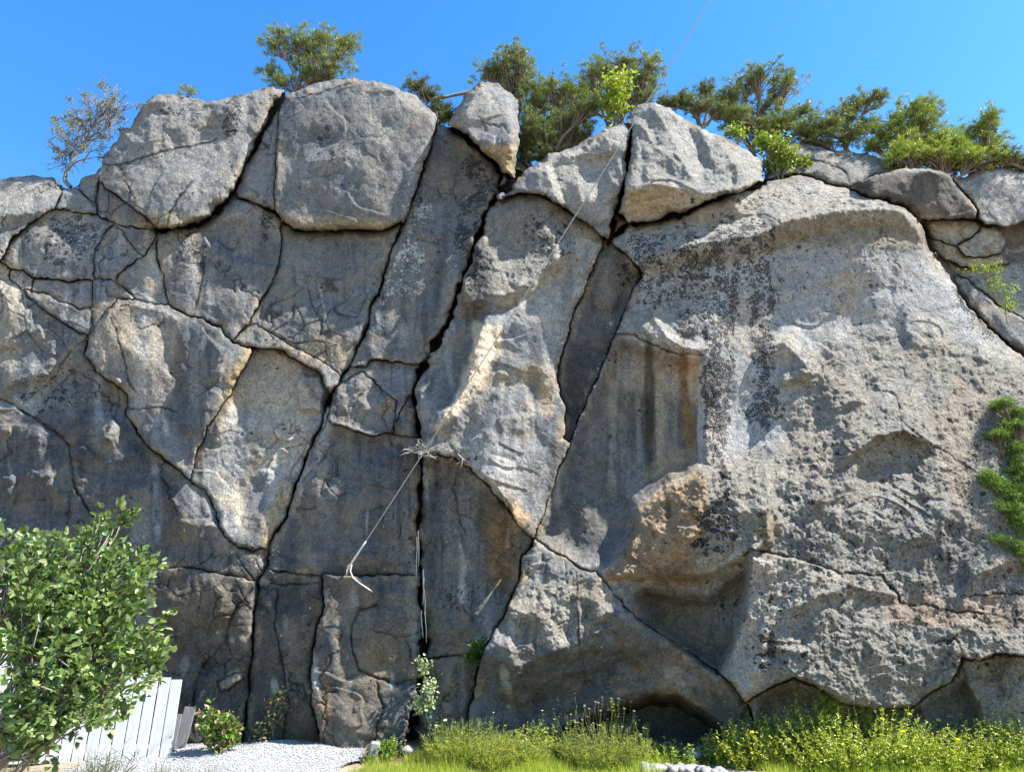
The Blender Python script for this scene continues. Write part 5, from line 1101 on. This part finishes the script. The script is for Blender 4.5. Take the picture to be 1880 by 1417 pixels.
herb('flowering_shrub', 'green shrub with one yellow bloom in the lower right corner', 'bush', 1835, 9.8, 1.1, .62, 210, 62, (0.300,0.360,0.056), (0.460,0.500,0.056), .3, (.05,.020), 26, mat=LEAF, flower=((0.850,0.750,0.020), 4, .035))
herb('spire_weed', 'pointed leafy spire rising from the flowering shrub', 'plant', 1536, 9.9, .3, 1.42, 24, 63, (0.365,0.432,0.056), (0.460,0.500,0.075), .3, (.06,.02), 44, spread=.1, bend=.06)
herb('spire_weed', 'shorter leafy spire right of the tallest one', 'plant', 1612, 9.9, .22, 1.25, 14, 64, (0.386,0.450,0.056), (0.460,0.500,0.075), .3, (.055,.02), 36, spread=.1, bend=.06)
herb('spire_weed', 'thin leafy spire leaning left of the tallest one', 'plant', 1480, 9.9, .2, 1.15, 10, 65, (0.386,0.450,0.094), (0.460,0.500,0.075), .3, (.05,.018), 30, spread=.1, bend=.12)
herb('flowering_shrub', 'lower green shrub with yellow flowers between the spires and the corner', 'bush', 1700, 9.6, 1.2, .56, 260, 66, (0.343,0.396,0.047), (0.460,0.500,0.056), .3, (.05,.020), 26, mat=LEAF, flower=((0.850,0.750,0.020), 5, .033))
herb('iris_leaves', 'tuft of long narrow pale leaves between the two corner shrubs', 'plant', 1775, 9.95, .35, .55, 26, 67, (0.495,0.495,0.340), None, 0, (.3,.014), 3, spread=.8)
herb('grass_tuft', 'dark thin grass tuft at the right end of the white fence', 'plant', 195, 9.0, .5, .40, 40, 68, (0.099,0.105,0.051), None, 0, (.25,.010), 6, spread=.9, mode='needle')
herb('dry_grass_tuft', 'brown dry grass tuft where the smooth pillar meets the path', 'plant', 568, 10.9, .35, .30, 60, 69, (0.160,0.110,0.070), None, 0, (.2,.006), 6, spread=.8, mode='needle')
for px_, y_, h_, sd_, lb_ in ((725,10.4,.34,201,'small leafy weed at the foot of the long black crack'), (905,10.3,.60,202,'upright weed behind the lower bright mound'), (1050,10.2,.70,203,'thin weed left of the bushy clump'), (1180,10.1,.55,204,'thin weed right of the bushy clump'),
        (1300,10.0,.45,205,'weed beside the heap of white stones'), (1345,10.1,.78,206,'tall thin weed at the right end of the dark hollow'), (1660,10.0,.98,207,'tall weed between the yellow flowering shrubs'), (1870,9.9,.85,208,'tall weed at the right edge of the picture'), (965,9.7,.38,209,'low weed in front of the lower mound'), (1260,9.7,.30,210,'low weed behind the white stones')):
    herb('tall_weed', lb_, 'plant', px_, y_, .26, h_, 14, sd_, (.20,.28,.06), (.34,.40,.09), .3, (.055,.02), 16, spread=.5, flower=((.7,.7,.5), 6, .015))
for px_, y_, rr_, lb_ in ((975,10.35,.13,'pinkish rock among the weeds below the foot boulder'), (748,10.5,.11,'reddish rock in the dry grass at the foot of the crack'), (1272,10.15,.12,'pale rock in the grass in front of the dark hollow'), (1000,10.1,.07,'small pale rock at the foot of the leafy weeds')):
    p = on_plane_y(px_, 1390, y_); o = pebbles('fallen_rock', np.array([[0, 0, 0.0]]), np.array([rr_]), STONE, .6, None, None, 2, int(px_)); o.location = (p[0], y_, .10); tag(o, lb_, 'rock')
# ground cover, nobody could count it
def carpet(name, xr, yr, n, col, alt, hgt, wid, seed, keep=None):
    r_ = np.random.RandomState(seed); x = r_.uniform(*xr, n); y = r_.uniform(*yr, n); k_ = (gnoise(x * 2.2, y * 2.2, seed) > -.28)
    if keep is not None: k_ &= keep(x, y)
    x, y = x[k_], y[k_]; m = len(x); z = gz(x, y); D = unit(r_.normal(size=(m, 3)) * .45 + [0, 0, 1])
    L = hgt * (.6 + .7 * np.clip(gnoise(x * 1.5, y * 1.5, seed + 1) + .5, 0, 1)) * r_.uniform(.6, 1.2, m)
    V, F_, ti = leaves(np.column_stack([x, y, z - .01]), D, L, np.full(m, wid), colmix(col, m, r_, .3, alt, .35), r_, 'needle')
    tag(mesh_np(name, V, F_, SOFT, attrs={'tint': ti}), kind='stuff')
carpet('grass', (-1.9, 9.5), (8.3, 10.7), 60000, (.36,.40,.07), (.22,.30,.05), .17, .010, 71, lambda x, y: (y < 10.55 + .1 * np.sin(x * 4)) & ~((x > 1.75) & (x < 3.0) & (y < 9.75)))
carpet('dry_grass', (-2.0, .6), (10.2, 11.0), 9000, (.30,.22,.15), (.22,.18,.08), .16, .007, 72)
carpet('grass_by_fence', (-8.5, -3.6), (6.0, 9.4), 9000, (.07,.10,.02), (.2,.17,.09), .2, .008, 73)

# ---------------------------------------------------------------- stones
sx = rng.uniform(1.75, 3.1, 150); sy = rng.uniform(9.25, 10.0, 150)
stones = []
for k_ in range(0, 64):
    px = rng.uniform(1180, 1325); py = rng.uniform(1404, 1430); y_ = 9.35 + (1417 - py) * .012; p = on_plane_y(px, py, y_)
    zz = float(gz(np.array([[p[0]]]), np.array([[y_]]))[0, 0]); p = np.array([p[0], y_, zz + .05])
    o = pebbles('white_stone', np.array([[0, 0, 0.0]]), np.array([rng.uniform(.04, .085)]), STONE, .7, None, None, 2, 100 + k_); o.location = p
    stones.append((p[0], o.dimensions.x, o)); tag(o, 'rough white stone in the small heap at the bottom edge', 'stone', 'white stones heaped at the bottom edge')
stones.sort(key=lambda q_: q_[0]); stones[0][2]['label'] = 'leftmost stone of the white heap at the bottom edge'; stones[-1][2]['label'] = 'rightmost stone of the white heap at the bottom edge'
def box_mesh(name, size, loc, rot, mat, parent=None, bevel=.006, top_cut=0):
    bm = bmesh.new(); bmesh.ops.create_cube(bm, size=1)
    for v in bm.verts: v.co = Vector((v.co.x * size[0], v.co.y * size[1], (v.co.z + .5) * size[2]))
    if bevel: bmesh.ops.bevel(bm, geom=bm.edges[:], offset=bevel, segments=1, affect='EDGES')
    me = bpy.data.meshes.new(name); bm.to_mesh(me); bm.free(); me.materials.append(mat)
    o = bpy.data.objects.new(name, me); COL.objects.link(o); o.location = loc; o.rotation_euler = rot
    if parent: o.parent = parent
    return o
p = on_plane_y(682, 1402, 10.2)
o = box_mesh('marker_stone', (.13, .12, .30), (p[0], 10.2, -.05), (.05, .12, .2), STONE, bevel=.02); tag(o, 'upright white stone at the end of the gravel path', 'stone')

# ---------------------------------------------------------------- fence of upright white boards, falling towards the cliff
fa = np.array([-8.3, 9.7]); fb = np.array([-4.72, 10.42]); fl = np.linalg.norm(fb - fa); fd = (fb - fa) / fl; fang = math.atan2(fd[1], fd[0])
fence = empty('fence', (fa[0], fa[1], 0), 'white painted fence of upright boards at lower left', 'fence')
def ftop(s): return 1.69 - (1.69 - 1.0) * (s / fl)
nb = int(fl / .155); bmesh0 = None
for k_ in range(nb + 1):
    s = fl - k_ * .155; hgt = ftop(s) + rng.uniform(-.006, .006)
    if bmesh0 is None:
        o = box_mesh('board', (.140, .024, 1.0), (0, 0, 0), (0, 0, 0), PAINT, fence, .004); bmesh0 = o.data
    else:
        o = bpy.data.objects.new('board', bmesh0); COL.objects.link(o); o.parent = fence
    o.location = (fd[0] * s, fd[1] * s, .0); o.rotation_euler = (rng.uniform(-.006, .006), rng.uniform(-.006, .006), fang); o.scale = (1, 1, hgt)
nrm_ = np.array([fd[1], -fd[0]])
for zf in (.28, .80):
    L_ = fl; m0 = fd * fl * .5 - nrm_ * .032
    o = box_mesh('rail', (L_ * 1.02, .04, .07), (m0[0], m0[1], ftop(fl * .5) * zf), (0, math.atan2((1.69 - 1.0) * zf, fl), fang), PAINT, fence, .004)
for s in (fl - .06, fl - 1.7, fl - 3.4):
    o = box_mesh('post', (.09, .09, ftop(s) - .04), (fd[0] * s - nrm_[0] * .1, fd[1] * s - nrm_[1] * .1, 0), (0, 0, fang), PAINT, fence, .005)
def old_board(px, y, w, h, rot, label):
    p = on_plane_y(px, 1396, y); o = box_mesh('plank', (w, .025, h), (p[0], y, 0.02), rot, OLDWOOD, None, .004); tag(o, label, 'plank', 'grey planks leaning by the fence end')
old_board(302, 10.62, .20, .52, (-.12, .05, .15), 'wide weathered grey plank nearest the fence end')
old_board(325, 10.75, .16, .60, (-.16, .07, .05), 'taller weathered grey plank leaning next to the rock')
old_board(288, 10.55, .12, .44, (-.10, .02, .3), 'narrow grey plank half hidden behind the fence end')

# ---------------------------------------------------------------- cable, rope end, twigs
A_ = at(641, 1040, .42); d2 = ray(1285.0, 25.0); Bp = CAM + d2 * 12.2; far = A_ + (Bp - A_) * 1.25
root = empty('cable', A_, 'thin steel guy cable running up across the whole cliff to the sky', 'cable')
tv = np.linspace(0, 1, 40)[:, None]; line = A_ + (far - A_) * tv - np.array([0, 0, .10]) * (4 * tv * (1 - tv))
tubes('wire', [(line, .0075, .0075)], STEEL, root, sides=6)
tubes('sleeve', [(line[0] + (line[1] - line[0]) * np.linspace(0, 1.5, 5)[:, None] + [0, -.004, 0], .017, .013)], ROPE, root, sides=6)
anchor = at(636, 1052, .22); tubes('anchor', [(np.array([anchor + [0, .15, 0], anchor, A_]), .014, .014), (A_ + .03 * np.stack([np.cos(np.linspace(0, 6.3, 14)), 0 * np.linspace(0, 1, 14), np.sin(np.linspace(0, 6.3, 14))], 1), .008, .008)], STEEL, root, sides=6)
tubes('rope_tail', [(np.array([at(646,1036,.42), at(643,1048,.42), at(648,1060,.42), at(660,1070,.41), at(672,1078,.40), at(684,1086,.38)]), .011, .010), (np.array([at(641,1040,.42), at(637,1046,.42), at(636,1054,.40)]), .011, .009)], ROPE, root, sides=6)
r_ = np.random.RandomState(81); lines = []
root = empty('dead_twigs', at(778, 828, .6), 'tangle of bleached dead twigs growing from the crack under the cable', 'twigs')
for _ in range(46):
    a = r_.uniform(0, 6.28); L_ = r_.uniform(.08, .3); s = at(778 + r_.normal() * 5, 828 + r_.normal() * 5, .55); e = s + np.array([math.cos(a) * L_, -r_.uniform(.05, .25), math.sin(a) * L_ * .7])
    lines.append((wander(s, e, 5, .14, r_), .006, .003))
br = np.array([at(780,826,.3), at(790,812,.45), at(806,808,.5), at(824,816,.5), at(838,830,.5), at(850,842,.8)]); lines.append((br, .009, .005))
for _ in range(20):
    s = br[r_.randint(2, 6)]; e = s + np.array([r_.normal() * .1, r_.normal() * .08, -r_.uniform(-.03, .16)]); lines.append((wander(s, e, 4, .14, r_), .005, .0025))
tubes('twig', lines, DEADTWIG, root, sides=4)
lines = []; root = empty('dry_roots', at(768, 1040, .15), 'dry roots hanging down inside the long vertical crack', 'roots')
for x_, y0_, y1_ in ((765,985,1060),(768,975,1040),(777,1045,1130),(779,1060,1110),(774,1120,1170),(781,1100,1180)):
    lines.append((wander(at(x_, y0_, .12), at(x_ + r_.uniform(-3, 4), y1_, .14), 7, .03, r_), .010, .004))
tubes('root', lines, DEADTWIG, root, sides=4)
